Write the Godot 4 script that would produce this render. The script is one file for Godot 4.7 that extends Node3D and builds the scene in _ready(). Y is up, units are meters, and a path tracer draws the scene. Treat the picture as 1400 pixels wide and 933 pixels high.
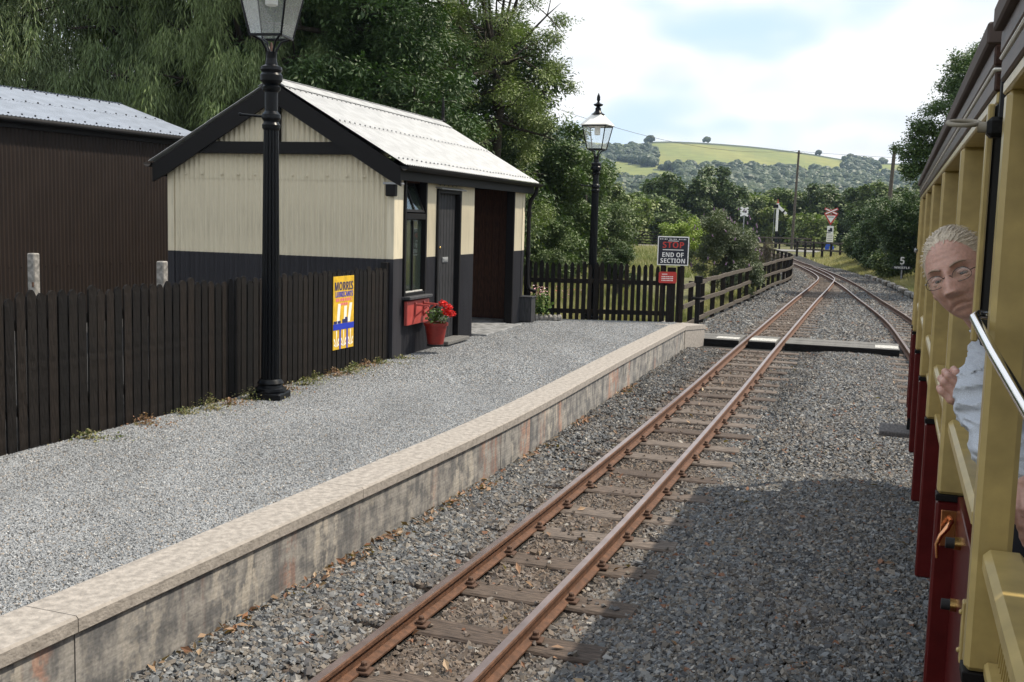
extends Node3D
# Small railway station beside a narrow-gauge track. x right, y up, distance ahead of the camera = -z. Rail top is y = 0.

const PLAT := 0.31
var R := RandomNumberGenerator.new()
var M := {}
var TX := {}

class MB:
	var v := PackedVector3Array()
	var n := PackedVector3Array()
	var c := PackedColorArray()
	var u := PackedVector2Array()
	var col := Color.WHITE
	func tri(a: Vector3, b: Vector3, d: Vector3) -> void:
		var k := (b - a).cross(d - a).normalized()
		trin(a, b, d, k, k, k)
	func trin(a: Vector3, b: Vector3, d: Vector3, na: Vector3, nb: Vector3, nd: Vector3) -> void:
		v.append(a); v.append(d); v.append(b)
		n.append(na); n.append(nd); n.append(nb)
		c.append(col); c.append(col); c.append(col)
	func quad(a: Vector3, b: Vector3, d: Vector3, e: Vector3) -> void:
		tri(a, b, d); tri(a, d, e)
	func quadn(a: Vector3, b: Vector3, d: Vector3, e: Vector3, na: Vector3, nb: Vector3, nd: Vector3, ne: Vector3) -> void:
		trin(a, b, d, na, nb, nd); trin(a, d, e, na, nd, ne)
	func quaduv(a: Vector3, b: Vector3, d: Vector3, e: Vector3, ua: Vector2, ub: Vector2, ud: Vector2, ue: Vector2) -> void:
		quad(a, b, d, e)
		for k in [ua, ud, ub, ua, ue, ud]: u.append(k)
	# chamfered box centred at o with axes of basis b
	func box(o: Vector3, s: Vector3, ch := 0.0, b := Basis.IDENTITY) -> void:
		var h := s * 0.5
		if ch <= 0.0:
			var p := []
			for k in 8: p.append(o + b * Vector3(h.x if k & 1 else -h.x, h.y if k & 2 else -h.y, h.z if k & 4 else -h.z))
			quad(p[4], p[5], p[7], p[6]); quad(p[1], p[0], p[2], p[3]); quad(p[5], p[1], p[3], p[7])
			quad(p[0], p[4], p[6], p[2]); quad(p[6], p[7], p[3], p[2]); quad(p[0], p[1], p[5], p[4])
			return
		ch = minf(ch, minf(h.x, minf(h.y, h.z)) * 0.8)
		var q := {}
		for k in 8:
			var sg := Vector3(1 if k & 1 else -1, 1 if k & 2 else -1, 1 if k & 4 else -1)
			for a in 3:
				var w := Vector3(sg.x * (h.x - (0.0 if a == 0 else ch)), sg.y * (h.y - (0.0 if a == 1 else ch)), sg.z * (h.z - (0.0 if a == 2 else ch)))
				q[k * 3 + a] = o + b * w
		var faces := [[4, 5, 7, 6, 2], [1, 0, 2, 3, 2], [5, 1, 3, 7, 0], [0, 4, 6, 2, 0], [6, 7, 3, 2, 1], [0, 1, 5, 4, 1]]
		for f in faces: quad(q[f[0] * 3 + f[4]], q[f[1] * 3 + f[4]], q[f[2] * 3 + f[4]], q[f[3] * 3 + f[4]])
		for a in 3:
			var b1 := 1 << ((a + 1) % 3)
			var b2 := 1 << ((a + 2) % 3)
			for m in 4:
				var k := (b1 if m & 1 else 0) | (b2 if m & 2 else 0)
				var k2 := k | (1 << a)
				out4(o, q[k * 3 + (a + 1) % 3], q[k2 * 3 + (a + 1) % 3], q[k2 * 3 + (a + 2) % 3], q[k * 3 + (a + 2) % 3])
		for k in 8: out3(o, q[k * 3], q[k * 3 + 1], q[k * 3 + 2])
	func out3(o: Vector3, a: Vector3, b: Vector3, d: Vector3) -> void:
		if (b - a).cross(d - a).dot(a - o) < 0.0: tri(a, d, b)
		else: tri(a, b, d)
	func out4(o: Vector3, a: Vector3, b: Vector3, d: Vector3, e: Vector3) -> void:
		if (b - a).cross(d - a).dot((a + d) * 0.5 - o) < 0.0: quad(a, e, d, b)
		else: quad(a, b, d, e)
	func bar(a: Vector3, b: Vector3, w: float, h: float, ch := 0.0, up := Vector3.UP) -> void:
		var z := (a - b).normalized()
		if absf(z.dot(up)) > 0.98: up = Vector3.RIGHT
		var x := up.cross(z).normalized()
		box((a + b) * 0.5, Vector3(w, h, a.distance_to(b)), ch, Basis(x, z.cross(x), z))
	func tube(p: Array, r: Array, sides := 8, caps := true) -> void:
		var rings := []
		var nor := []
		var ref := Vector3.UP
		for i in p.size():
			var t: Vector3 = (p[mini(i + 1, p.size() - 1)] - p[maxi(i - 1, 0)]).normalized()
			if i == 0: ref = Vector3.UP if absf(t.y) < 0.9 else Vector3.RIGHT
			var x := ref.cross(t).normalized()
			ref = t.cross(x)
			var ring := []
			var nr := []
			for k in sides:
				var a := TAU * k / sides
				var d := x * cos(a) + ref * sin(a)
				nr.append(d); ring.append(p[i] + d * r[mini(i, r.size() - 1)])
			rings.append(ring); nor.append(nr)
		for i in p.size() - 1:
			for k in sides:
				var k2 := (k + 1) % sides
				quadn(rings[i][k], rings[i][k2], rings[i + 1][k2], rings[i + 1][k], nor[i][k], nor[i][k2], nor[i + 1][k2], nor[i + 1][k])
		if caps:
			for k in range(1, sides - 1):
				tri(rings[0][0], rings[0][k + 1], rings[0][k])
				tri(rings[-1][0], rings[-1][k], rings[-1][k + 1])
	# profile of [radius, height], turned about y
	func lathe(o: Vector3, prof: Array, sides := 20, turn := 0.0, squash := Vector3.ONE) -> void:
		for i in prof.size() - 1:
			var a: Array = prof[i]
			var b: Array = prof[i + 1]
			var nn := Vector2(b[1] - a[1], a[0] - b[0]).normalized()
			for k in sides:
				var t0 := TAU * k / sides + turn
				var t1 := TAU * (k + 1) / sides + turn
				var d0 := Vector3(cos(t0), 0, -sin(t0))
				var d1 := Vector3(cos(t1), 0, -sin(t1))
				var n0 := d0 * nn.x + Vector3.UP * nn.y
				var n1 := d1 * nn.x + Vector3.UP * nn.y
				if sides <= 6:
					n0 = (n0 + n1).normalized(); n1 = n0
				quadn(o + (d0 * a[0] + Vector3.UP * a[1]) * squash, o + (d1 * a[0] + Vector3.UP * a[1]) * squash, o + (d1 * b[0] + Vector3.UP * b[1]) * squash, o + (d0 * b[0] + Vector3.UP * b[1]) * squash, n0, n1, n1, n0)
	# polygon (x, y) counter-clockwise, pushed from z = z0 back to z = z1 (z1 < z0)
	func prism(poly: PackedVector2Array, z0: float, z1: float, tf := Transform3D()) -> void:
		var ix := Geometry2D.triangulate_polygon(poly)
		for k in range(0, ix.size(), 3):
			var a := poly[ix[k]]
			var b := poly[ix[k + 1]]
			var d := poly[ix[k + 2]]
			if (b - a).cross(d - a) < 0:
				var s := b; b = d; d = s
			tri(tf * Vector3(a.x, a.y, z0), tf * Vector3(b.x, b.y, z0), tf * Vector3(d.x, d.y, z0))
			tri(tf * Vector3(a.x, a.y, z1), tf * Vector3(d.x, d.y, z1), tf * Vector3(b.x, b.y, z1))
		for k in poly.size():
			var a := poly[k]
			var b := poly[(k + 1) % poly.size()]
			quad(tf * Vector3(a.x, a.y, z0), tf * Vector3(a.x, a.y, z1), tf * Vector3(b.x, b.y, z1), tf * Vector3(b.x, b.y, z0))
	func ball(o: Vector3, r: Vector3, rings := 6, sides := 8, jit := 0.0, rg: RandomNumberGenerator = null) -> void:
		var g := []
		for i in rings + 1:
			var row := []
			var th := PI * i / rings
			for k in sides:
				var ph := TAU * k / sides
				var d := Vector3(sin(th) * cos(ph), cos(th), -sin(th) * sin(ph))
				row.append(d)
			g.append(row)
		var pos := []
		for i in rings + 1:
			var row := []
			for k in sides:
				var j := 1.0 + (rg.randf_range(-jit, jit) if rg and i > 0 and i < rings else 0.0)
				row.append(o + g[i][k] * r * j)
			pos.append(row)
		for i in rings:
			for k in sides:
				var k2 := (k + 1) % sides
				if jit > 0.0:
					quad(pos[i + 1][k], pos[i + 1][k2], pos[i][k2], pos[i][k])
				else:
					quadn(pos[i + 1][k], pos[i + 1][k2], pos[i][k2], pos[i][k], g[i + 1][k], g[i + 1][k2], g[i][k2], g[i][k])
	# corrugated sheet in the x-y plane facing +z from x0 to x1; bottom and top are functions of x
	func corrugated(x0: float, x1: float, lo: Callable, hi: Callable, pitch := 0.076, amp := 0.009, z := 0.0, seg := 6) -> void:
		var k := int(ceil((x1 - x0) / pitch * seg))
		var pp := []
		for i in k + 1:
			var x := x0 + (x1 - x0) * i / k
			var a := TAU * x / pitch
			pp.append([x, z + amp * sin(a), Vector3(-amp * TAU / pitch * cos(a), 0, 1).normalized()])
		for i in k:
			var a: Array = pp[i]
			var b: Array = pp[i + 1]
			quadn(Vector3(a[0], lo.call(a[0]), a[1]), Vector3(b[0], lo.call(b[0]), b[1]), Vector3(b[0], hi.call(b[0]), b[1]), Vector3(a[0], hi.call(a[0]), a[1]), a[2], b[2], b[2], a[2])
	func mesh(m: Material, colors := false) -> ArrayMesh:
		var a := []
		a.resize(Mesh.ARRAY_MAX)
		a[Mesh.ARRAY_VERTEX] = v
		a[Mesh.ARRAY_NORMAL] = n
		if colors: a[Mesh.ARRAY_COLOR] = c
		if u.size() == v.size(): a[Mesh.ARRAY_TEX_UV] = u
		var am := ArrayMesh.new()
		am.add_surface_from_arrays(Mesh.PRIMITIVE_TRIANGLES, a)
		am.surface_set_material(0, m)
		return am

func P(x: float, y: float, d: float) -> Vector3: return Vector3(x, y, -d)

var taken := {}
func numbered(s: String) -> String:
	taken[s] = taken.get(s, 0) + 1
	return s if taken[s] == 1 else "%s_%03d" % [s, taken[s] - 1]

func tag(o: Node, label: String, category: String, group := "") -> Node:
	o.set_meta("label", label); o.set_meta("category", category)
	if group: o.set_meta("group", group)
	return o
func thing(called: String, label: String, category: String, at := Vector3.ZERO, turn := 0.0, group := "") -> Node3D:
	var o := Node3D.new()
	o.name = numbered(called)
	add_child(o)
	o.position = at; o.rotation_degrees.y = turn
	tag(o, label, category, group)
	return o
func part(parent: Node, called: String, b, m: Material = null, colors := false) -> MeshInstance3D:
	var o := MeshInstance3D.new()
	o.name = numbered(called) if parent == self else called
	o.mesh = b.mesh(m, colors) if b is MB else b
	parent.add_child(o, true)
	return o
func structure(called: String, b: MB, m: Material, colors := false) -> MeshInstance3D:
	var o := part(self, called, b, m, colors)
	o.set_meta("kind", "structure")
	return o
func scatter(parent: Node, called: String, mesh: Mesh, tfs: Array, cols: Array) -> MultiMeshInstance3D:
	var mm := MultiMesh.new()
	mm.transform_format = MultiMesh.TRANSFORM_3D
	mm.use_colors = true
	mm.mesh = mesh
	mm.instance_count = tfs.size()
	for i in tfs.size():
		mm.set_instance_transform(i, tfs[i])
		mm.set_instance_color(i, cols[i])
	var o := MultiMeshInstance3D.new()
	o.name = numbered(called) if parent == self else called
	o.multimesh = mm
	parent.add_child(o, true)
	return o
func stuff(o: Node) -> Node:
	o.set_meta("kind", "stuff")
	return o

# ---------- materials ----------
func noise_tex(key: String, freq: float, oct: int, lo: float, hi: float, kind := FastNoiseLite.TYPE_SIMPLEX_SMOOTH, size := 512, normal := 0.0, mid := -1.0) -> Texture2D:
	if TX.has(key): return TX[key]
	var f := FastNoiseLite.new()
	f.noise_type = kind; f.frequency = freq; f.fractal_octaves = oct; f.seed = hash(key) % 10000
	if kind == FastNoiseLite.TYPE_CELLULAR: f.cellular_return_type = FastNoiseLite.RETURN_CELL_VALUE if lo >= 0.0 and mid < -1.5 else FastNoiseLite.RETURN_DISTANCE
	var t := NoiseTexture2D.new()
	t.width = size; t.height = size; t.seamless = true; t.noise = f; t.generate_mipmaps = false
	if normal > 0.0:
		t.as_normal_map = true; t.bump_strength = normal
	else:
		var g := Gradient.new()
		g.set_color(0, Color(lo, lo, lo)); g.set_color(1, Color(hi, hi, hi))
		if mid >= 0.0: g.add_point(0.5, Color(mid, mid, mid))
		t.color_ramp = g
	TX[key] = t
	return t
# colour is linear; tex multiplies it
func mat(name: String, lin: Color, rough := 0.85, tex: Texture2D = null, scale := Vector3.ONE, nrm: Texture2D = null, ns := 1.0, world := false, metal := 0.0) -> StandardMaterial3D:
	var m := StandardMaterial3D.new()
	m.resource_name = name
	var s := lin.linear_to_srgb()
	m.albedo_color = Color(s.r, s.g, s.b, lin.a)
	m.roughness = rough; m.metallic = metal
	if tex: m.albedo_texture = tex
	if nrm:
		m.normal_enabled = true; m.normal_texture = nrm; m.normal_scale = ns
	if tex or nrm:
		m.uv1_triplanar = true; m.uv1_world_triplanar = world; m.uv1_scale = scale
	M[name] = m
	return m
func glass(name: String, lin: Color) -> StandardMaterial3D:
	var m := mat(name, lin, 0.03)
	m.transparency = BaseMaterial3D.TRANSPARENCY_ALPHA
	return m
func leafy(name: String, rough := 0.55, back := Color(0.5, 0.6, 0.2)) -> StandardMaterial3D:
	var m := mat(name, Color.WHITE, rough)
	m.vertex_color_use_as_albedo = true
	m.cull_mode = BaseMaterial3D.CULL_DISABLED
	m.backlight_enabled = true
	m.backlight = back
	return m

# ---------- curves given as [x, distance] ----------
func hermite(pts: Array, d: float) -> float:
	var k := 0
	while k < pts.size() - 2 and d > pts[k + 1][1]: k += 1
	var a: Array = pts[k]
	var b: Array = pts[k + 1]
	var sl := func(i: int) -> float:
		var i0 := maxi(i - 1, 0)
		var i1 := mini(i + 1, pts.size() - 1)
		return (pts[i1][0] - pts[i0][0]) / (pts[i1][1] - pts[i0][1])
	var h: float = b[1] - a[1]
	var t: float = (d - a[1]) / h
	var m0: float = sl.call(k)
	var m1: float = sl.call(k + 1)
	if t < 0.0: return a[0] + m0 * (d - a[1])
	if t > 1.0: return b[0] + m1 * (d - b[1])
	return (2 * t * t * t - 3 * t * t + 1) * a[0] + (t * t * t - 2 * t * t + t) * h * m0 + (-2 * t * t * t + 3 * t * t) * b[0] + (t * t * t - t * t) * h * m1
const MAIN := [[-1.55, 2.0], [-0.53, 4.85], [0.70, 8.32], [2.49, 13.66], [4.18, 18.86], [5.20, 21.96], [8.5, 32.0], [11.5, 41.0], [13.5, 47.5], [15.4, 57.0], [17.3, 68.0], [19.5, 80.0], [21.3, 90.0]]
const SIDE := [[-3.0, -12.0], [1.14, 0.0], [4.28, 9.0], [6.15, 15.0], [7.75, 20.6], [9.2, 26.0], [10.9, 33.5], [12.6, 41.0], [14.1, 48.3], [15.65, 57.0], [17.3, 68.0], [19.5, 80.0], [21.3, 90.0]]
const EDGE := [[-2.95, 2.0], [-2.07, 4.34], [-1.42, 6.04], [0.02, 9.91], [1.61, 14.92], [3.10, 19.52], [3.42, 20.5]]
func track_at(pts: Array, d: float, off: float, y := 0.0) -> Vector3:
	var s := (hermite(pts, d + 0.05) - hermite(pts, d - 0.05)) / 0.1
	var k := 1.0 / sqrt(1.0 + s * s)
	return P(hermite(pts, d) + off * k, y, d - off * s * k)
func track_basis(pts: Array, d: float) -> Basis:
	var s := (hermite(pts, d + 0.05) - hermite(pts, d - 0.05)) / 0.1
	return Basis(Vector3.UP, -atan(s))

func _ready() -> void:
	R.seed = 7
	view()
	materials()
	land()
	track()
	platform()
	fences()
	hut()
	shed()
	lamps()
	signs()
	flowers()
	crossing()
	carriages()
	passenger()
	trees()
	greenery()

# ---------- camera, sky, sun ----------
func view() -> void:
	var cam := Camera3D.new()
	cam.name = "camera"
	add_child(cam)
	cam.position = Vector3(0, 2.15, 0)
	cam.rotation_order = EULER_ORDER_YXZ
	cam.rotation_degrees = Vector3(-6.379, 0, 1.575)
	cam.fov = rad_to_deg(2.0 * atan(466.5 / 1500.0))
	cam.near = 0.05; cam.far = 6000.0
	cam.current = true
	var e := Environment.new()
	e.background_mode = Environment.BG_SKY
	e.tonemap_mode = Environment.TONE_MAPPER_LINEAR
	e.tonemap_exposure = 1.15
	e.sdfgi_enabled = true; e.ssao_enabled = true; e.ssil_enabled = true
	e.fog_enabled = true
	e.fog_density = 0.00016
	e.fog_light_color = Color(0.78, 0.88, 1.0)
	var sky := Sky.new()
	var pm := PanoramaSkyMaterial.new()
	pm.panorama = ImageTexture.create_from_image(sky_image())
	sky.sky_material = pm
	e.sky = sky
	var we := WorldEnvironment.new()
	we.name = "world"
	we.environment = e
	add_child(we)
	var sun := DirectionalLight3D.new()
	sun.name = "sun"
	add_child(sun)
	var az := deg_to_rad(76.0)
	var el := deg_to_rad(54.0)
	sun.look_at_from_position(Vector3.ZERO, -Vector3(sin(az) * cos(el), sin(el), -cos(az) * cos(el)))
	sun.light_energy = 1.6
	sun.light_color = Color(1.0, 0.95, 0.87)
	sun.light_angular_distance = 0.6
	sun.shadow_enabled = true

func sky_image() -> Image:
	var w := 1024
	var h := 512
	var f := FastNoiseLite.new()
	f.noise_type = FastNoiseLite.TYPE_SIMPLEX_SMOOTH
	f.fractal_octaves = 6; f.frequency = 0.55; f.seed = 21; f.fractal_gain = 0.52
	var g := FastNoiseLite.new()
	g.noise_type = FastNoiseLite.TYPE_SIMPLEX_SMOOTH
	g.fractal_octaves = 4; g.frequency = 1.4; g.seed = 5
	var im := Image.create(w, h, false, Image.FORMAT_RGBF)
	for j in h:
		var lat := PI * (0.5 - (j + 0.5) / h)
		for i in w:
			var lon := TAU * ((i + 0.5) / w - 0.5)
			var d := Vector3(cos(lat) * sin(lon), sin(lat), -cos(lat) * cos(lon))
			if d.y < -0.02:
				im.set_pixel(i, j, Color(0.20, 0.22, 0.16)); continue
			var y := maxf(d.y, 0.0)
			var blue := Color(0.45, 0.68, 0.97).lerp(Color(0.76, 0.90, 1.0), pow(1.0 - y, 3.2))
			var q := Vector3(d.x, 0, d.z) * (1.7 / (y + 0.22))
			var k := f.get_noise_3d(q.x, y * 5.0, q.z)
			var cov := smoothstep(-0.25, 0.12, k + 0.10 * (1.0 - y))
			var sh := 0.5 + 0.5 * g.get_noise_3d(q.x, y * 6.0 + 3.0, q.z)
			var cloud := Color(0.86, 0.90, 0.94).lerp(Color(1.10, 1.10, 1.10), smoothstep(0.2, 0.7, sh))
			im.set_pixel(i, j, blue.lerp(cloud, cov))
	return im

func materials() -> void:
	var fine := noise_tex("fine", 0.09, 4, 0.62, 1.0)
	var blotch := noise_tex("blotch", 0.012, 5, 0.55, 1.0)
	var soft := noise_tex("soft", 0.008, 5, 0.82, 1.0)
	var grain := noise_tex("grain", 0.02, 5, 0.5, 1.0)
	var gn := noise_tex("grain_n", 0.03, 4, 0, 1, FastNoiseLite.TYPE_SIMPLEX_SMOOTH, 512, 5.0)
	var fn := noise_tex("fine_n", 0.08, 4, 0, 1, FastNoiseLite.TYPE_SIMPLEX_SMOOTH, 512, 6.0)
	mat("concrete_edge", Color(0.40, 0.365, 0.33), 0.9, noise_tex("speck", 0.03, 7, 0.72, 1.0), Vector3.ONE * 1.0, fn, 0.3, true)
	mat("grit", Color(0.235, 0.24, 0.245), 0.95, noise_tex("grit", 0.16, 3, 0.45, 1.0), Vector3.ONE * 2.2, noise_tex("grit_n", 0.16, 3, 0, 1, FastNoiseLite.TYPE_SIMPLEX_SMOOTH, 512, 12.0), 1.0, true)
	mat("ballast_bed", Color(0.085, 0.08, 0.075), 0.95, noise_tex("bed", 0.14, 3, 0.25, 1.0, FastNoiseLite.TYPE_CELLULAR), Vector3.ONE * 0.9, noise_tex("bed_n", 0.12, 3, 0, 1, FastNoiseLite.TYPE_CELLULAR, 512, 14.0), 1.0, true)
	var st := mat("stone", Color.WHITE, 0.88); st.vertex_color_use_as_albedo = true
	mat("grass_ground", Color(0.20, 0.20, 0.07), 0.95, noise_tex("meadow", 0.03, 6, 0.45, 1.0), Vector3.ONE * 0.21, fn, 0.8, true)
	mat("road", Color(0.22, 0.215, 0.21), 0.9, soft, Vector3.ONE * 0.5, null, 1, true)
	var hl := mat("hill", Color.WHITE, 0.95, soft, Vector3.ONE * 0.01, null, 1, true); hl.vertex_color_use_as_albedo = true
	mat("rust", Color(0.185, 0.085, 0.045), 0.78, blotch, Vector3.ONE * 2.5, fn, 0.5, true)
	mat("rail_top", Color(0.37, 0.28, 0.255), 0.28, soft, Vector3.ONE * 1.0, null, 1, true, 0.75)
	mat("clip", Color(0.13, 0.07, 0.045), 0.85, fine, Vector3.ONE * 8)
	for k in 4:
		mat("sleeper%d" % k, [Color(0.155, 0.115, 0.09), Color(0.19, 0.145, 0.118), Color(0.13, 0.095, 0.075), Color(0.23, 0.185, 0.155)][k], 0.9, grain, Vector3(0.5, 5, 5), gn, 1.6)
	for k in 4:
		mat("picket%d" % k, [Color(0.013, 0.0105, 0.0095), Color(0.018, 0.0145, 0.0125), Color(0.024, 0.018, 0.0145), Color(0.010, 0.0088, 0.0085)][k], 0.72, grain, Vector3(6, 0.5, 6), gn, 0.8)
	mat("post_wood", Color(0.03, 0.023, 0.018), 0.8, grain, Vector3(6, 0.6, 6), gn, 1.0)
	mat("rail_wood", Color(0.13, 0.105, 0.08), 0.9, grain, Vector3(5, 5, 0.5), gn, 1.0)
	mat("cream", Color(0.68, 0.62, 0.48), 0.5, streaks("cream_streak", 0.90), Vector3(0.6, 0.35, 0.6))
	mat("black_paint", Color(0.011, 0.010, 0.011), 0.55, fine, Vector3.ONE * 2)
	mat("dado", Color(0.040, 0.040, 0.048), 0.52, streaks("dado_streak", 0.75), Vector3(0.6, 0.35, 0.6))
	mat("roof_sheet", Color(0.47, 0.48, 0.49), 0.5, soft, Vector3.ONE * 0.8, null, 1, false, 0.1)
	mat("shed_brown", Color(0.027, 0.019, 0.0155), 0.6, soft, Vector3(0.7, 0.2, 0.7))
	mat("shed_roof", Color(0.34, 0.38, 0.45), 0.45, soft, Vector3.ONE * 0.6, null, 1, false, 0.2)
	mat("door_grey", Color(0.055, 0.055, 0.06), 0.6, grain, Vector3(5, 0.4, 5), gn, 0.4)
	mat("inner_wood", Color(0.15, 0.062, 0.034), 0.7, grain, Vector3(5, 0.5, 5), gn, 0.6)
	mat("slab", Color(0.36, 0.37, 0.38), 0.85, blotch, Vector3.ONE, null, 1)
	mat("red_paint", Color(0.46, 0.075, 0.065), 0.45, soft, Vector3.ONE)
	mat("pot_red", Color(0.25, 0.022, 0.016), 0.4, soft, Vector3.ONE * 3)
	mat("iron_black", Color(0.005, 0.006, 0.008), 0.30, soft, Vector3.ONE * 2, fn, 0.12)
	mat("lantern_white", Color(0.72, 0.72, 0.70), 0.5)
	glass("lantern_glass", Color(0.9, 0.95, 0.95, 0.12))
	glass("pane", Color(0.05, 0.07, 0.06, 0.25))
	glass("lens", Color(0.3, 0.25, 0.22, 0.12))
	mat("white_paint", Color(0.72, 0.71, 0.67), 0.75, blotch, Vector3.ONE * 3)
	mat("grey_board", Color(0.24, 0.235, 0.225), 0.9, grain, Vector3(0.5, 4, 4), gn, 1.0)
	mat("tarred", Color(0.012, 0.011, 0.011), 0.8, grain, Vector3(0.5, 4, 4), gn, 0.8)
	mat("coach_cream", Color(0.48, 0.36, 0.14), 0.32, soft, Vector3.ONE * 2)
	mat("maroon", Color(0.10, 0.012, 0.012), 0.28, soft, Vector3.ONE * 2)
	mat("varnish", Color(0.085, 0.042, 0.03), 0.42, grain, Vector3(5, 5, 0.5))
	mat("coach_white", Color(0.75, 0.73, 0.68), 0.35)
	mat("coach_roof", Color(0.075, 0.05, 0.042), 0.7, soft, Vector3.ONE)
	mat("underframe", Color(0.012, 0.012, 0.013), 0.6, fine, Vector3.ONE * 2)
	mat("brass", Color(0.62, 0.42, 0.16), 0.22, null, Vector3.ONE, null, 1, false, 1.0)
	mat("copper", Color(0.62, 0.30, 0.16), 0.22, null, Vector3.ONE, null, 1, false, 1.0)
	mat("chrome", Color(0.72, 0.73, 0.75), 0.15, null, Vector3.ONE, null, 1, false, 1.0)
	mat("rubber", Color(0.012, 0.012, 0.013), 0.7)
	mat("seat", Color(0.10, 0.018, 0.016), 0.8, fine, Vector3.ONE * 4)
	mat("rope", Color(0.42, 0.38, 0.31), 0.9, fine, Vector3.ONE * 20)
	mat("step_grey", Color(0.20, 0.185, 0.18), 0.8, grain, Vector3(4, 4, 1))
	mat("pole_wood", Color(0.15, 0.125, 0.10), 0.9, grain, Vector3(4, 0.4, 4), gn, 0.8)
	mat("concrete_post", Color(0.42, 0.40, 0.37), 0.9, blotch, Vector3.ONE * 2, fn, 0.5)
	mat("plate_dark", Color(0.008, 0.010, 0.022), 0.35)
	mat("plate_white", Color(0.75, 0.75, 0.74), 0.4)
	mat("plate_red", Color(0.45, 0.035, 0.028), 0.4)
	mat("plate_blue", Color(0.012, 0.075, 0.45), 0.4)
	mat("plate_yellow", Color(0.80, 0.50, 0.03), 0.3, soft, Vector3.ONE * 2)
	mat("print_navy", Color(0.015, 0.02, 0.11), 0.35)
	mat("print_blue", Color(0.012, 0.035, 0.42), 0.35)
	mat("print_pink", Color(0.72, 0.16, 0.22), 0.35)
	mat("print_white", Color(0.82, 0.80, 0.72), 0.35)
	mat("steel_grey", Color(0.32, 0.33, 0.34), 0.5, soft, Vector3.ONE, null, 1, false, 0.4)
	mat("bark", Color(0.075, 0.06, 0.045), 0.95, grain, Vector3(3, 0.6, 3), gn, 1.5)
	mat("wire", Color(0.03, 0.03, 0.03), 0.6)
	leafy("leaf")
	leafy("petal", 0.6, Color(0.5, 0.2, 0.2))
	mat("skin", Color(0.60, 0.35, 0.28), 0.5, noise_tex("skin", 0.03, 4, 0.84, 1.0), Vector3.ONE * 6, noise_tex("skin_n", 0.1, 3, 0, 1, FastNoiseLite.TYPE_SIMPLEX_SMOOTH, 256, 2.5), 0.35)
	M.skin.subsurf_scatter_enabled = true; M.skin.subsurf_scatter_strength = 0.12
	mat("hair", Color(0.66, 0.56, 0.43), 0.6, noise_tex("hairs", 0.02, 4, 0.75, 1.0), Vector3(9, 3, 9), gn, 0.4)
	mat("brow", Color(0.28, 0.20, 0.15), 0.7)
	mat("frame_metal", Color(0.06, 0.055, 0.055), 0.3, null, Vector3.ONE, null, 1, false, 0.8)
	mat("shirt", Color(0.74, 0.79, 0.88), 0.85, fine, Vector3.ONE * 8, fn, 0.25)
	mat("dark_cloth", Color(0.012, 0.013, 0.018), 0.9)
	mat("eye_white", Color(0.30, 0.26, 0.24), 0.5)
	mat("iris", Color(0.02, 0.025, 0.03), 0.2)
	mat("lip", Color(0.36, 0.12, 0.10), 0.5)
	mat("planter_grey", Color(0.07, 0.072, 0.08), 0.6, grain, Vector3(3, 0.4, 3))
	for k in ["black_paint", "dado", "underframe", "post_wood", "picket0", "picket1", "picket2", "picket3", "shed_brown", "tarred", "door_grey", "iron_black", "maroon", "varnish"]: M[k].metallic_specular = 0.3
	mat("soil", Color(0.03, 0.022, 0.016), 0.95, fine, Vector3.ONE * 6)

# light and dark runs down a painted sheet, as rain leaves them
func streaks(key: String, low: float) -> Texture2D:
	var f := FastNoiseLite.new()
	f.noise_type = FastNoiseLite.TYPE_SIMPLEX_SMOOTH; f.frequency = 0.02; f.fractal_octaves = 4; f.seed = hash(key) % 999
	var im := Image.create(512, 512, false, Image.FORMAT_RGB8)
	for j in 512:
		for i in 512:
			var a := TAU * i / 512.0
			var b := TAU * j / 512.0
			var k := 0.5 + 0.9 * f.get_noise_3d(cos(a) * 320.0, sin(a) * 320.0, sin(b) * 22.0 + cos(b) * 15.0)
			var k2 := 0.5 + 0.9 * f.get_noise_3d(cos(a) * 90.0 + 500.0, sin(a) * 90.0, sin(b) * 60.0 + 40.0 * cos(b))
			var s := clampf(1.0 - (1.0 - low) * (pow(clampf(1.0 - k, 0, 1), 2.0) * 1.6 * k2 + 0.25 * (1.0 - k2)), low, 1.0)
			im.set_pixel(i, j, Color(s, s * 0.995, s * 0.98))
	return ImageTexture.create_from_image(im)

# ---------- terrain ----------
func ground_h(x: float, d: float) -> float:
	var l := x - hermite(MAIN, clampf(d, 2.0, 90.0))
	var r := x - hermite(SIDE, clampf(d, -10.0, 90.0))
	if d > 90.0:
		return -0.02 + 0.02 * sin(x * 0.3)
	var left := smoothstep(-1.6, -3.0, l) * 0.12
	var right := smoothstep(1.6, 4.5, r) * 0.5
	return -0.20 + left + right + 0.03 * sin(x * 1.3 + d * 0.7) * smoothstep(1.5, 4.0, absf(l))

func hill_angle(px: float, t: float) -> float:
	# slope angle (degrees above eye level) seen under the bearing px (tangent), t = 0 foot .. 1 crest
	var crest := [[4.6, -0.6], [4.75, -0.05], [4.55, 0.03], [4.05, 0.06], [3.95, 0.10], [4.15, 0.13], [4.05, 0.20], [3.75, 0.26], [3.45, 0.30], [3.35, 0.34], [3.5, 0.42], [3.8, 0.8]]
	var e := hermite(crest, px)
	return lerpf(-0.1, e, t)

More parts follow.
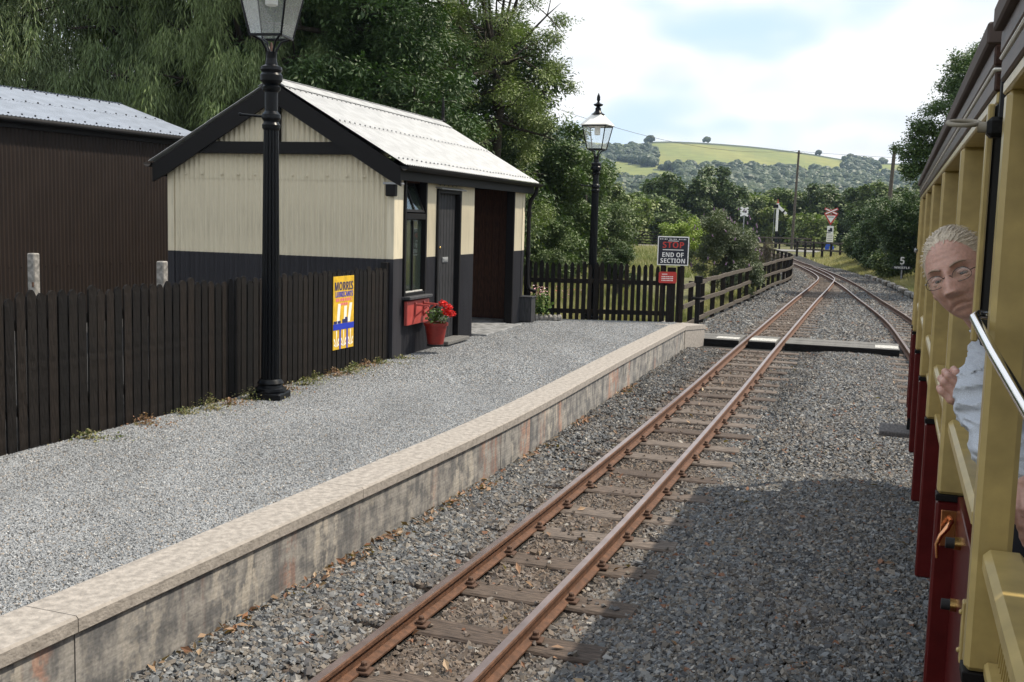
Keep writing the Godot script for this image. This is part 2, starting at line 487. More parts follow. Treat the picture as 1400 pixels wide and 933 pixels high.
func land() -> void:
	var b := MB.new()
	var xs := []
	var x := -260.0
	while x < 300.0:
		xs.append(x)
		x += 1.0 if x > -14.0 and x < 40.0 else (4.0 if x > -60.0 and x < 90.0 else 16.0)
	var ds := []
	var d := -40.0
	while d < 360.0:
		ds.append(d)
		d += 1.5 if d < 95.0 else 15.0
	for j in ds.size() - 1:
		for i in xs.size() - 1:
			var q := []
			for k in [[0, 0], [1, 0], [1, 1], [0, 1]]: q.append(P(xs[i + k[0]], ground_h(xs[i + k[0]], ds[j + k[1]]), ds[j + k[1]]))
			b.quad(q[0], q[1], q[2], q[3])
	structure("ground", b, M.grass_ground)
	# far hillside: grazing and hay fields between woods
	b = MB.new()
	var nb := 150
	var nt := 46
	var grid := []
	for j in nt + 1:
		var row := []
		var t := float(j) / nt
		for i in nb + 1:
			var px := lerpf(-0.75, 0.95, float(i) / nb)
			row.append([hill_point(px, t), px, t])
		grid.append(row)
	for j in nt:
		for i in nb:
			var q := [grid[j][i], grid[j][i + 1], grid[j + 1][i + 1], grid[j + 1][i]]
			b.col = field_colour(q[0][1] + 0.004, q[0][2] + 0.01)
			b.quad(q[0][0], q[1][0], q[2][0], q[3][0])
	for i in nb:
		b.col = Color(0.10, 0.12, 0.05)
		b.quad(grid[nt][i][0], grid[nt][i + 1][0], grid[nt][i + 1][0] + Vector3(0, -60, -500), grid[nt][i][0] + Vector3(0, -60, -500))
	structure("hillside", b, M.hill, true)

func hill_point(px: float, t: float) -> Vector3:
	var d := 340.0 + 860.0 * t
	return P(px * d, 2.15 + d * tan(deg_to_rad(hill_angle(px, t))), d)

func in_field(px: float, t: float) -> bool:
	var e := hill_angle(px, t)
	# big pasture below the crest
	if px > 0.125 and px < 0.295:
		var lo := 2.75 + (px - 0.125) * 1.5
		if px > 0.20: lo = 2.86 - (px - 0.20) * 0.3
		if e > lo and t < 0.985: return true
	if px > 0.085 and px < 0.145:
		var k := (px - 0.085) / 0.06
		if e > 2.05 - 0.10 * k and e < 3.10 - 0.6 * k: return true
	if px > 0.045 and px < 0.125 and e > 3.72 and e < 3.98: return true
	if px > 0.325 and px < 0.40 and e > 2.7 and e < 3.25: return true
	return false
func field_colour(px: float, t: float) -> Color:
	if in_field(px, t):
		var w := 0.5 + 0.5 * sin(px * 60.0 + t * 21.0)
		return Color(0.245, 0.25, 0.062).lerp(Color(0.165, 0.205, 0.05), w * 0.7)
	return Color(0.045, 0.065, 0.022)

# ---------- track and ballast ----------
func stone_mesh(seed_: int, flat: float) -> ArrayMesh:
	var rg := RandomNumberGenerator.new()
	rg.seed = seed_
	var b := MB.new()
	var pts := []
	for k in 8: pts.append(Vector3((1 if k & 1 else -1) * rg.randf_range(0.55, 1.25), (1 if k & 2 else -1) * rg.randf_range(0.5, 1.15) * flat, (1 if k & 4 else -1) * rg.randf_range(0.45, 1.05)))
	for f in [[4, 5, 7], [4, 7, 6], [1, 0, 2], [1, 2, 3], [5, 1, 3], [5, 3, 7], [0, 4, 6], [0, 6, 2], [6, 7, 3], [6, 3, 2], [0, 1, 5], [0, 5, 4]]:
		b.out3(Vector3.ZERO, pts[f[0]], pts[f[1]], pts[f[2]])
	return b.mesh(M.stone)

func rand_basis(s: float) -> Basis:
	var b := Basis(Vector3.UP, R.randf() * TAU) * Basis(Vector3.RIGHT, R.randf_range(-0.8, 0.8)) * Basis(Vector3.FORWARD, R.randf_range(-0.8, 0.8))
	return b.scaled(Vector3.ONE * s)

func rail_mesh(pts: Array, off: float, d0: float, d1: float, step: float, top: bool, drop := 0.0) -> MB:
	var prof := [[-0.05, -0.105], [-0.05, -0.095], [-0.010, -0.082], [-0.010, -0.034], [-0.0265, -0.026], [-0.0265, -0.006], [-0.021, 0.0]]
	var b := MB.new()
	var poly := []
	for p in prof: poly.append(p)
	for k in prof.size(): poly.append([-prof[prof.size() - 1 - k][0], prof[prof.size() - 1 - k][1]])
	var prev := []
	var d := d0
	while d <= d1 + 0.001:
		var ring := []
		for p in poly: ring.append(track_at(pts, d, off + p[0], p[1] - drop))
		if prev:
			for k in poly.size() - 1:
				var is_top := k == prof.size() - 1
				if is_top == top: b.quad(prev[k], ring[k], ring[k + 1], prev[k + 1])
		elif not top:
			for k in range(1, poly.size() - 1): b.tri(ring[0], ring[k], ring[k + 1])
		prev = ring
		d += step
	return b

func track() -> void:
	# trackbed under the stones
	var b := MB.new()
	var d := 1.0
	while d < 92.0:
		var row := []
		for dd in [d, d + 1.0]:
			var l := hermite(MAIN, dd) - (2.3 if dd > 20.0 else 1.2)
			if dd < 21.0: l = hermite(EDGE, dd) - 0.1
			row.append([l, hermite(SIDE, dd) + (2.1 if dd < 60.0 else 1.7)])
		for k in 6:
			var f0 := k / 6.0
			var f1 := (k + 1) / 6.0
			b.quad(P(lerpf(row[0][0], row[0][1], f0), -0.135, d), P(lerpf(row[0][0], row[0][1], f1), -0.135, d), P(lerpf(row[1][0], row[1][1], f1), -0.135, d + 1), P(lerpf(row[1][0], row[1][1], f0), -0.135, d + 1))
		d += 1.0
	structure("trackbed", b, M.ballast_bed)
	# two tracks that join at the points
	var specs := [
		["platform track of rusty rails on weathered wooden sleepers", MAIN, 1.8, 43.0, [[-1, 1.8, 92.0], [1, 1.8, 60.0]]],
		["siding track under the carriages, meeting the platform track ahead", SIDE, -9.0, 92.0, [[-1, -9.0, 60.0], [1, -9.0, 92.0]]]]
	var sl := MB.new()
	sl.box(Vector3.ZERO, Vector3(1.50, 0.12, 0.235), 0.012)
	var slong := MB.new()
	slong.box(Vector3.ZERO, Vector3(2.1, 0.12, 0.225), 0.012)
	var sm := []
	var sm_long := []
	for k in 4:
		sm.append(sl.mesh(M["sleeper%d" % k])); sm_long.append(slong.mesh(M["sleeper%d" % k]))
	var cl := MB.new()
	cl.box(Vector3(0, 0.008, 0), Vector3(0.075, 0.016, 0.085), 0.004)
	cl.box(Vector3(0.004, 0.026, 0), Vector3(0.045, 0.022, 0.055), 0.006)
	cl.lathe(Vector3(0.004, 0.036, 0), [[0.017, 0.0], [0.017, 0.016], [0.011, 0.022], [0.0, 0.022]], 6)
	var clip := cl.mesh(M.clip)
	var sleepers_at := []
	for s in specs:
		var t := thing("railway_track", s[0], "railway track", Vector3.ZERO, 0, "narrow gauge tracks")
		for r in s[4]:
			var dr := 0.0 if s[1] == MAIN else 0.003
			var o := part(t, "rail", rail_mesh(s[1], r[0] * 0.328, r[1], r[2], 0.5, false, dr), M.rust)
			part(o, "rail_head", rail_mesh(s[1], r[0] * 0.328, r[1], r[2], 0.5, true, dr), M.rail_top)
		d = s[2]
		var k := 0
		while d < s[3]:
			var long: bool = s[1] == SIDE and d > 43.0
			if not (d > 19.7 and d < 21.6):
				var sp := MeshInstance3D.new()
				sp.name = "sleeper"
				var v := R.randi() % 4
				sp.mesh = sm_long[v] if long and d < 58.0 else sm[v]
				t.add_child(sp, true)
				var skew := R.randf_range(-0.03, 0.03)
				sp.transform = Transform3D(track_basis(s[1], d) * Basis(Vector3.UP, skew), track_at(s[1], d, R.randf_range(-0.05, 0.05) - (0.25 if long and d < 58.0 else 0.0), -0.168 + R.randf_range(-0.005, 0.003)))
				if s[1] == MAIN: sleepers_at.append(sp.transform)
				if s[1] == MAIN and d < 17.0:
					for q in [-0.385, -0.268, 0.268, 0.385]:
						var c := MeshInstance3D.new()
						c.name = "rail_clip"; c.mesh = clip
						sp.add_child(c, true)
						c.position = sp.transform.affine_inverse() * track_at(s[1], d, q, -0.105)
						c.position.z += R.randf_range(-0.03, 0.03)
						c.rotation.y = (PI if q in [-0.268, 0.385] else 0.0) + R.randf_range(-0.15, 0.15)
			d += (0.655 + R.randf_range(-0.04, 0.04)) if s[1] == MAIN else 0.68
			k += 1
	# loose stones
	var kinds := [stone_mesh(1, 0.7), stone_mesh(2, 0.5), stone_mesh(3, 0.8), stone_mesh(4, 0.6), stone_mesh(5, 0.7), stone_mesh(6, 0.4)]
	var tf := [[], [], [], [], [], []]
	var cs := [[], [], [], [], [], []]
	var pal := [Color(0.18, 0.19, 0.20), Color(0.13, 0.138, 0.145), Color(0.235, 0.235, 0.23), Color(0.14, 0.125, 0.11), Color(0.085, 0.088, 0.095), Color(0.20, 0.18, 0.155)]
	var rnd := FastNoiseLite.new()
	rnd.frequency = 0.5; rnd.seed = 3
	for zone in [[3.6, 6.5, 62000], [6.5, 10.0, 64000], [10.0, 20.3, 96000], [20.3, 32.0, 42000], [32.0, 60.0, 26000]]:
		for k in zone[2]:
			var dd := R.randf_range(zone[0], zone[1])
			var l: float = hermite(EDGE, dd) + 0.02 if dd < 21.0 else hermite(MAIN, dd) - 1.9
			var r: float = hermite(SIDE, dd) + (0.5 if dd < 10.0 else 1.7)
			var xx := R.randf_range(l, r)
			if dd > 19.75 and dd < 21.35: continue
			var hgt := -0.128 + R.randf_range(0.0, 0.010) - 0.012 * smoothstep(0.85, 0.6, absf((xx - hermite(MAIN, dd)) * 0.95))
			var main_off := (xx - hermite(MAIN, dd)) * 0.95
			if absf(absf(main_off) - 0.328) < 0.055: continue
			var sz := R.randf_range(0.0075, 0.0165) * (1.0 if R.randf() < 0.9 else 1.45)
			if dd > 20.0: sz *= 1.6
			# heaped a little against the platform and between the tracks
			if main_off > 0.85: hgt += 0.025 * smoothstep(0.85, 1.3, main_off) - 0.04 * smoothstep(1.7, 2.6, main_off)
			if main_off < -0.5: hgt += 0.035 * smoothstep(-0.5, -0.85, main_off)
			hgt += 0.012 * rnd.get_noise_2d(xx * 4.0, dd * 4.0)
			var p := P(xx, hgt, dd)
			var bad := false
			if absf(main_off) < 0.72 and dd < 20.0:
				for q in sleepers_at:
					if absf(q.origin.z - p.z) < 0.42:
						var lo: Vector3 = q.affine_inverse() * p
						if absf(lo.x) < 0.71 and absf(lo.z) < 0.117:
							bad = not (lo.x < -0.5 and R.randf() < 0.6) and R.randf() > 0.02
							p.y = -0.105 + sz * 0.3
			if bad: continue
			var v := R.randi() % 6
			tf[v].append(Transform3D(rand_basis(sz), p))
			var c: Color = pal[R.randi() % 6] * R.randf_range(0.6, 1.1)
			var oil := smoothstep(0.45, 0.6, main_off) * smoothstep(1.25, 0.9, main_off) * smoothstep(11.0, 16.0, dd) + smoothstep(-0.45, -0.6, main_off) * smoothstep(9.0, 15.0, dd) * 0.8
			c = c * (1.0 - 0.5 * clampf(oil * (0.7 + rnd.get_noise_2d(xx * 3.0, dd * 1.5)), 0, 1)) if dd < 20.0 else c
			var rusty := smoothstep(0.75, 0.2, absf(main_off)) * 0.6 + 0.25 * maxf(0.0, rnd.get_noise_2d(xx * 2.0, dd))
			c = c.lerp(Color(0.125, 0.088, 0.062) * R.randf_range(0.7, 1.4), rusty)
			if R.randf() < 0.02: c = Color(0.32, 0.30, 0.27)
			if R.randf() < 0.012: c = Color(0.20, 0.10, 0.06)
			cs[v].append(c)
	for v in 6: stuff(scatter(self, "ballast_stones", kinds[v], tf[v], cs[v]))
	# dry leaves blown against the platform wall and between the sleepers
	var lb := MB.new()
	lb.tri(Vector3(-0.5, 0, 0), Vector3(0, 0.12, 0.22), Vector3(0.5, 0.05, 0)); lb.tri(Vector3(-0.5, 0, 0), Vector3(0.5, 0.05, 0), Vector3(0, 0.1, -0.24))
	var lt := []
	var lc := []
	for k in 560:
		var dd := 4.5 + 15.0 * pow(R.randf(), 1.3)
		if k <= 300: dd = [5.6, 6.3, 7.0, 7.4, 8.3, 9.1, 10.4, 12.0, 14.5][R.randi() % 9] + R.randfn(0, 0.28)
		var x: float = hermite(EDGE, dd) + 0.03 + absf(R.randfn(0, 0.09))
		if k > 300: x = hermite(MAIN, dd) + R.randf_range(-0.9, 2.4)
		lt.append(Transform3D(rand_basis(R.randf_range(0.03, 0.085)), P(x, -0.066 if k <= 300 else -0.10, dd)))
		lc.append(Color(0.22, 0.09, 0.04).lerp(Color(0.34, 0.24, 0.15), R.randf()) * R.randf_range(0.6, 1.2))
	stuff(scatter(self, "dry_leaves", lb.mesh(M.leaf), lt, lc))

# ---------- platform ----------
func wall_image() -> Texture2D:
	var f := FastNoiseLite.new()
	f.noise_type = FastNoiseLite.TYPE_SIMPLEX_SMOOTH; f.fractal_octaves = 5; f.frequency = 0.01; f.seed = 44; f.fractal_gain = 0.62
	var w := 2048
	var h := 128
	var im := Image.create(w, h, false, Image.FORMAT_RGB8)
	for i in w:
		var red := smoothstep(0.06, 0.34, f.get_noise_2d(i * 0.5, 500.0))
		var pale := smoothstep(0.0, 0.4, f.get_noise_2d(i * 0.55, 900.0))
		var run := 0.5 * f.get_noise_2d(i * 1.5, 1300.0) + 0.6 * f.get_noise_2d(i * 6.0, 1700.0)
		for j in h:
			var g := f.get_noise_2d(i * 2.4, j * 2.0)
			var drip := f.get_noise_2d(i * 5.0, j * 0.9 + 40.0)
			var board := f.get_noise_2d(i * 0.5, j * 20.0 + 9.0 * sin(i * 0.011))
			var sp := f.get_noise_2d(i * 22.0, j * 22.0)
			var mott := f.get_noise_2d(i * 9.0 + 700.0, j * 9.0)
			var dark := smoothstep(-0.35, 0.40, g * 0.6 + run * 0.5 + drip * 0.35 + mott * 0.3 + 0.05)
			var c := Color(0.30, 0.285, 0.265).lerp(Color(0.115, 0.115, 0.118), dark)
			c = c.lerp(Color(0.46, 0.42, 0.36), pale * smoothstep(-0.1, 0.35, drip - g * 0.4 - mott * 0.3) * 0.75)
			c = c.lerp(Color(0.40, 0.215, 0.15), red * smoothstep(-0.3, 0.3, drip + 0.4 * g + 0.4 * mott) * 0.62)
			c = c * (0.95 + 0.30 * board + 0.35 * sp + 0.2 * mott)
			im.set_pixel(i, j, c.linear_to_srgb())
	return ImageTexture.create_from_image(im)

func platform() -> void:
	# gravelled surface
	var b := MB.new()
	var d := 1.0
	while d < 20.4:
		var d1 := minf(d + 0.8, 20.4)
		var e0 := hermite(EDGE, d) - 0.30
		var e1 := hermite(EDGE, d1) - 0.30
		for k in 6:
			var w := [-14.0, -8.0, -5.0, -3.0, -1.5, -0.7, 0.0]
			b.quad(P(e0 + w[k], PLAT, d), P(e0 + w[k + 1], PLAT, d), P(e1 + w[k + 1], PLAT, d1), P(e1 + w[k], PLAT, d1))
		d = d1
	structure("platform_surface", b, M.grit)
	# fine chippings on it
	var kinds := [stone_mesh(11, 0.6), stone_mesh(12, 0.75)]
	var tf := [[], []]
	var cs := [[], []]
	var pn := FastNoiseLite.new()
	pn.frequency = 0.35; pn.seed = 8
	for zone in [[4.0, 7.5, 110000], [7.5, 12.0, 120000], [12.0, 20.3, 90000]]:
		for k in zone[2]:
			var dd := R.randf_range(zone[0], zone[1])
			var r: float = hermite(EDGE, dd) - 0.31 + R.randf_range(-0.01, 0.02) + (0.05 if R.randf() < 0.02 else 0.0)
			var l := -1.6 + (dd - 13.91) * 0.354 - 0.12
			if dd > 13.9: l = -1.5 + (dd - 14.0) * 0.304
			if dd > 19.6: l = 0.2
			var xx := R.randf_range(l, r)
			var v := R.randi() % 2
			tf[v].append(Transform3D(rand_basis(R.randf_range(0.0034, 0.0072) * (1.0 if dd < 12 else 1.3)), P(xx, PLAT + 0.002, dd)))
			var t := R.randf()
			var c := Color(0.265, 0.277, 0.29) * R.randf_range(0.8, 1.15)
			if t < 0.045: c = Color(0.42, 0.425, 0.425)
			elif t < 0.20: c = Color(0.16, 0.165, 0.17)
			elif t < 0.27: c = Color(0.30, 0.26, 0.22)
			cs[v].append(c * (1.0 + 0.22 * pn.get_noise_2d(xx * 3.0, dd)))
	for v in 2: stuff(scatter(self, "platform_chippings", kinds[v], tf[v], cs[v]))
	# edge wall of concrete panels under coping slabs
	var t := thing("platform_wall", "long concrete platform edge wall with pale coping slabs and rust stains", "platform wall")
	var wm := StandardMaterial3D.new()
	wm.resource_name = "stained_wall"; wm.albedo_texture = wall_image(); wm.roughness = 0.92
	var joints := [2.2, 4.75, 7.22, 9.7, 12.2, 14.7, 17.2, 19.55]
	for i in joints.size() - 1:
		var a: float = joints[i] + 0.0025
		var z: float = joints[i + 1] - 0.0025
		var cp := MB.new()
		var wp := MB.new()
		var n := 5
		for k in n:
			var q := [lerpf(a, z, float(k) / n), lerpf(a, z, float(k + 1) / n)]
			var row := []
			for dd in q:
				row.append([track_at(EDGE, dd, -0.31, PLAT - 0.05), track_at(EDGE, dd, -0.31, PLAT + 0.012), track_at(EDGE, dd, -0.012, PLAT + 0.012), track_at(EDGE, dd, 0, PLAT), track_at(EDGE, dd, 0, PLAT - 0.062), track_at(EDGE, dd, -0.006, PLAT - 0.068), track_at(EDGE, dd, -0.05, PLAT - 0.068)])
			for m in 6: cp.quad(row[0][m], row[0][m + 1], row[1][m + 1], row[1][m])
			if k == 0:
				for m in range(1, 6): cp.tri(row[0][0], row[0][m + 1], row[0][m])
			if k == n - 1:
				for m in range(1, 6): cp.tri(row[1][0], row[1][m], row[1][m + 1])
			var u0: float = q[0] / 10.5
			var u1: float = q[1] / 10.5
			var o := -0.024 + 0.003 * (i % 2)
			wp.quaduv(track_at(EDGE, q[0], o, PLAT - 0.068), track_at(EDGE, q[0], o, -0.3), track_at(EDGE, q[1], o, -0.3), track_at(EDGE, q[1], o, PLAT - 0.068), Vector2(u0, 0), Vector2(u0, 1), Vector2(u1, 1), Vector2(u1, 0))
			if k == 0: wp.quaduv(track_at(EDGE, q[0], o - 0.1, PLAT - 0.068), track_at(EDGE, q[0], o - 0.1, -0.3), track_at(EDGE, q[0], o, -0.3), track_at(EDGE, q[0], o, PLAT - 0.068), Vector2(u0, 0), Vector2(u0, 1), Vector2(u0 + 0.005, 1), Vector2(u0 + 0.005, 0))
			if k == n - 1: wp.quaduv(track_at(EDGE, q[1], o, PLAT - 0.068), track_at(EDGE, q[1], o, -0.3), track_at(EDGE, q[1], o - 0.1, -0.3), track_at(EDGE, q[1], o - 0.1, PLAT - 0.068), Vector2(u1, 0), Vector2(u1, 1), Vector2(u1 + 0.005, 1), Vector2(u1 + 0.005, 0))
		part(t, "coping_slab", cp, M.concrete_edge)
		part(t, "wall_panel", wp, wm)
	# end block that turns away and drops at the far end
	var eb := MB.new()
	var e0 := P(3.10, 0, 19.56)
	var e1 := P(3.62, 0, 20.55)
	var e2 := P(2.9, 0, 20.85)
	var e3 := P(2.6, 0, 19.75)
	var top := [0.0, -0.06, -0.03, 0.0]
	var es := [e0, e1, e2, e3]
	for k in 4:
		var k2 := (k + 1) % 4
		eb.quad(es[k] + Vector3.UP * (PLAT - 0.07 + top[k]), es[k] + Vector3.UP * -0.3, es[k2] + Vector3.UP * -0.3, es[k2] + Vector3.UP * (PLAT - 0.07 + top[k2]))
	part(t, "end_panel", eb, M.concrete_edge)
	eb = MB.new()
	var cen := (e0 + e1 + e2 + e3) / 4.0
	var lo := []
	var hi := []
	for k in 4:
		var o: Vector3 = es[k] + (es[k] - cen).normalized() * 0.02
		lo.append(o + Vector3.UP * (PLAT - 0.068 + top[k])); hi.append(o + Vector3.UP * (PLAT + 0.010 + top[k]))
	eb.quad(hi[0], hi[1], hi[2], hi[3])
	for k in 4: eb.quad(hi[k], lo[k], lo[(k + 1) % 4], hi[(k + 1) % 4])
	part(t, "coping_slab", eb, M.concrete_edge)

# ---------- fences ----------
func picket(w: float, h: float, th: float, tip: float, lean := 0.0) -> MB:
	var b := MB.new()
	b.prism(PackedVector2Array([Vector2(-w / 2, 0), Vector2(w / 2, 0), Vector2(w / 2 + lean, h - tip), Vector2(w * 0.3 + lean, h - tip * 0.35), Vector2(w * 0.1 + lean, h), Vector2(-w * 0.1 + lean, h), Vector2(-w * 0.3 + lean, h - tip * 0.35), Vector2(-w / 2 + lean, h - tip)]), th / 2, -th / 2)
	return b

func fences() -> void:
	# close-boarded picket fence along the back of the platform
	var a := P(-1.6, PLAT, 13.91)
	var z := P(-1.6 - 0.354 * 7.6, PLAT, 13.91 - 7.6)
	var len := a.distance_to(z)
	var t := thing("picket_fence", "tall dark picket fence along the platform beside the near lamp post", "fence", z, rad_to_deg(atan2(1.0, 0.354)))
	var meshes := []
	for v in 5:
		for k in 4: meshes.append(picket([0.088, 0.092, 0.084, 0.09, 0.086][v], [1.17, 1.20, 1.19, 1.21, 1.18][v], 0.02, [0.04, 0.05, 0.045, 0.035, 0.05][v], [0.0, 0.002, -0.002, 0.003, -0.003][v]).mesh(M["picket%d" % k]))
	var s := 0.05
	while s < len:
		var o := part(t, "picket", meshes[R.randi() % meshes.size()])
		o.position = Vector3(s, R.randf_range(-0.02, 0.012), R.randf_range(0.0, 0.006))
		o.rotation.z = R.randf_range(-0.006, 0.006)
		s += 0.1085
	for y in [0.3, 0.95]:
		var b := MB.new()
		b.box(Vector3(len / 2, y, -0.045), Vector3(len, 0.08, 0.05), 0.006)
		part(t, "fence_rail", b, M.post_wood)
	for k in 5:
		var b := MB.new()
		b.box(Vector3(0.3 + k * (len - 0.5) / 4.0, 0.55, -0.12), Vector3(0.09, 1.1, 0.09), 0.008)
		part(t, "fence_post", b, M.post_wood)
	var b := MB.new()
	b.box(Vector3(len + 0.045, 0.62, -0.06), Vector3(0.08, 1.24, 0.09), 0.006)
	part(t, "fence_post", b, M.black_paint)
	# fence across the far end of the platform
	t = thing("picket_fence", "open dark picket fence closing off the far end of the platform", "fence", P(0.22, PLAT, 20.3), 0.5)
	meshes = []
	for v in 3:
		for k in 4: meshes.append(picket([0.072, 0.078, 0.068][v], [1.06, 1.08, 1.04][v], 0.022, 0.055).mesh(M["picket%d" % k]))
	s = 0.06
	while s < 2.62:
		var o := part(t, "picket", meshes[R.randi() % meshes.size()])
		o.position = Vector3(s, R.randf_range(-0.01, 0.015), 0)
		o.rotation.z = R.randf_range(-0.012, 0.012)
		s += 0.1135
	for y in [0.16, 0.72]:
		b = MB.new()
		b.box(Vector3(1.35, y, -0.04), Vector3(2.75, 0.085, 0.045), 0.006)
		part(t, "fence_rail", b, M.post_wood)
	for x in [0.02, 1.33]:
		b = MB.new()
		b.box(Vector3(x, 0.5, -0.10), Vector3(0.10, 1.0, 0.09), 0.006)
		part(t, "fence_post", b, M.post_wood)
	for q in [[2.70, 0.155, 1.02], [2.87, 0.13, 1.04]]:
		b = MB.new()
		b.box(Vector3(q[0], q[2] / 2, 0.0), Vector3(q[1], q[2], 0.05), 0.006)
		part(t, "broad_board", b, M.picket1)
	# curved post and rail fence
	var path := [[2.95, 20.7], [3.90, 23.7], [5.22, 27.5], [6.45, 31.0], [8.41, 36.74], [9.45, 39.8], [10.3, 42.0], [11.6, 46.0], [12.5, 50.0], [13.2, 55.0], [13.75, 60.0], [14.2, 66.0], [14.7, 72.0], [15.4, 79.0]]
	t = thing("rail_fence", "curving dark post and rail fence with sunlit rails beside the track", "fence", P(3.3, -0.1, 20.7))
	var org := t.position
	var ps := []
	var d := 21.9
	while d < 78.0:
		ps.append(P(hermite(path, d), -0.12, d) - org)
		d += 1.45 if d < 45.0 else 1.7
	for k in ps.size():
		b = MB.new()
		b.box(ps[k] + Vector3(0, 0.52, -0.02), Vector3(0.10, 1.06, 0.10), 0.008, Basis(Vector3.UP, R.randf_range(-0.1, 0.1)))
		part(t, "fence_post", b, M.post_wood)
	for y in [0.20, 0.60, 1.0]:
		for k in ps.size() - 1:
			b = MB.new()
			var nrm: Vector3 = (ps[k + 1] - ps[k]).cross(Vector3.UP).normalized() * 0.07
			b.bar(ps[k] + nrm + Vector3(0, y + R.randf_range(-0.015, 0.015), 0), ps[k + 1] + nrm + Vector3(0, y + R.randf_range(-0.015, 0.015), 0), 0.045, 0.095, 0.006)
			part(t, "fence_rail", b, M.rail_wood)
	# short iron post with a cross piece at the platform end
	t = thing("iron_post", "short black iron post with cross lever where the rail fence starts", "post", P(3.62, -0.13, 21.5))
	b = MB.new(); b.box(Vector3(0, 0.6, 0), Vector3(0.085, 1.2, 0.085), 0.008)
	part(t, "post", b, M.black_paint)
	b = MB.new(); b.box(Vector3(0, 0.82, 0.05), Vector3(0.26, 0.05, 0.04), 0.006)
	part(t, "cross_lever", b, M.black_paint)
	b = MB.new(); b.box(Vector3(0.0, 1.19, 0.02), Vector3(0.15, 0.14, 0.11), 0.01)
	part(t, "cap", b, M.black_paint)
	# concrete posts behind the near fence
	for q in [[-4.95, 11.3, 1.66, "pale concrete post behind the fence in front of the brown shed, left one"], [-3.72, 11.6, 1.60, "stained concrete post behind the fence beside the hut gable"]]:
		t = thing("concrete_post", q[3], "post", P(q[0], 0.28, q[1]), -17.0, "concrete posts behind the fence")
		b = MB.new(); b.box(Vector3(0, (q[2] - 0.28) / 2, 0), Vector3(0.09, q[2] - 0.28, 0.09), 0.01)
		part(t, "shaft", b, M.concrete_post)
		b = MB.new(); b.box(Vector3(0.03, q[2] - 0.6, 0.05), Vector3(0.02, 0.05, 0.012), 0.002)
		part(t, "wire_staple", b, M.rust)

# ---------- station hut ----------
func text(parent: Node, s: String, w: float, h: float, at: Vector3, m: Material, b := Basis.IDENTITY) -> MeshInstance3D:
	var f := SystemFont.new()
	f.font_names = PackedStringArray(["Droid Sans"])
	f.font_weight = 700
	var tm := TextMesh.new()
	tm.text = s; tm.font = f; tm.font_size = 64; tm.pixel_size = 0.01; tm.depth = 0.02; tm.curve_step = 2.0
	tm.material = m
	var bb := tm.get_aabb()
	var o := MeshInstance3D.new()
	o.name = "lettering"; o.mesh = tm
	parent.add_child(o, true)
	var sx := w / maxf(bb.size.x, 0.01)
	var sy := h / maxf(bb.size.y, 0.01)
	var sb := b * Basis.from_scale(Vector3(sx, sy, 0.1))
	o.transform = Transform3D(sb, at - sb * bb.get_center() + b.z * 0.001)
	return o

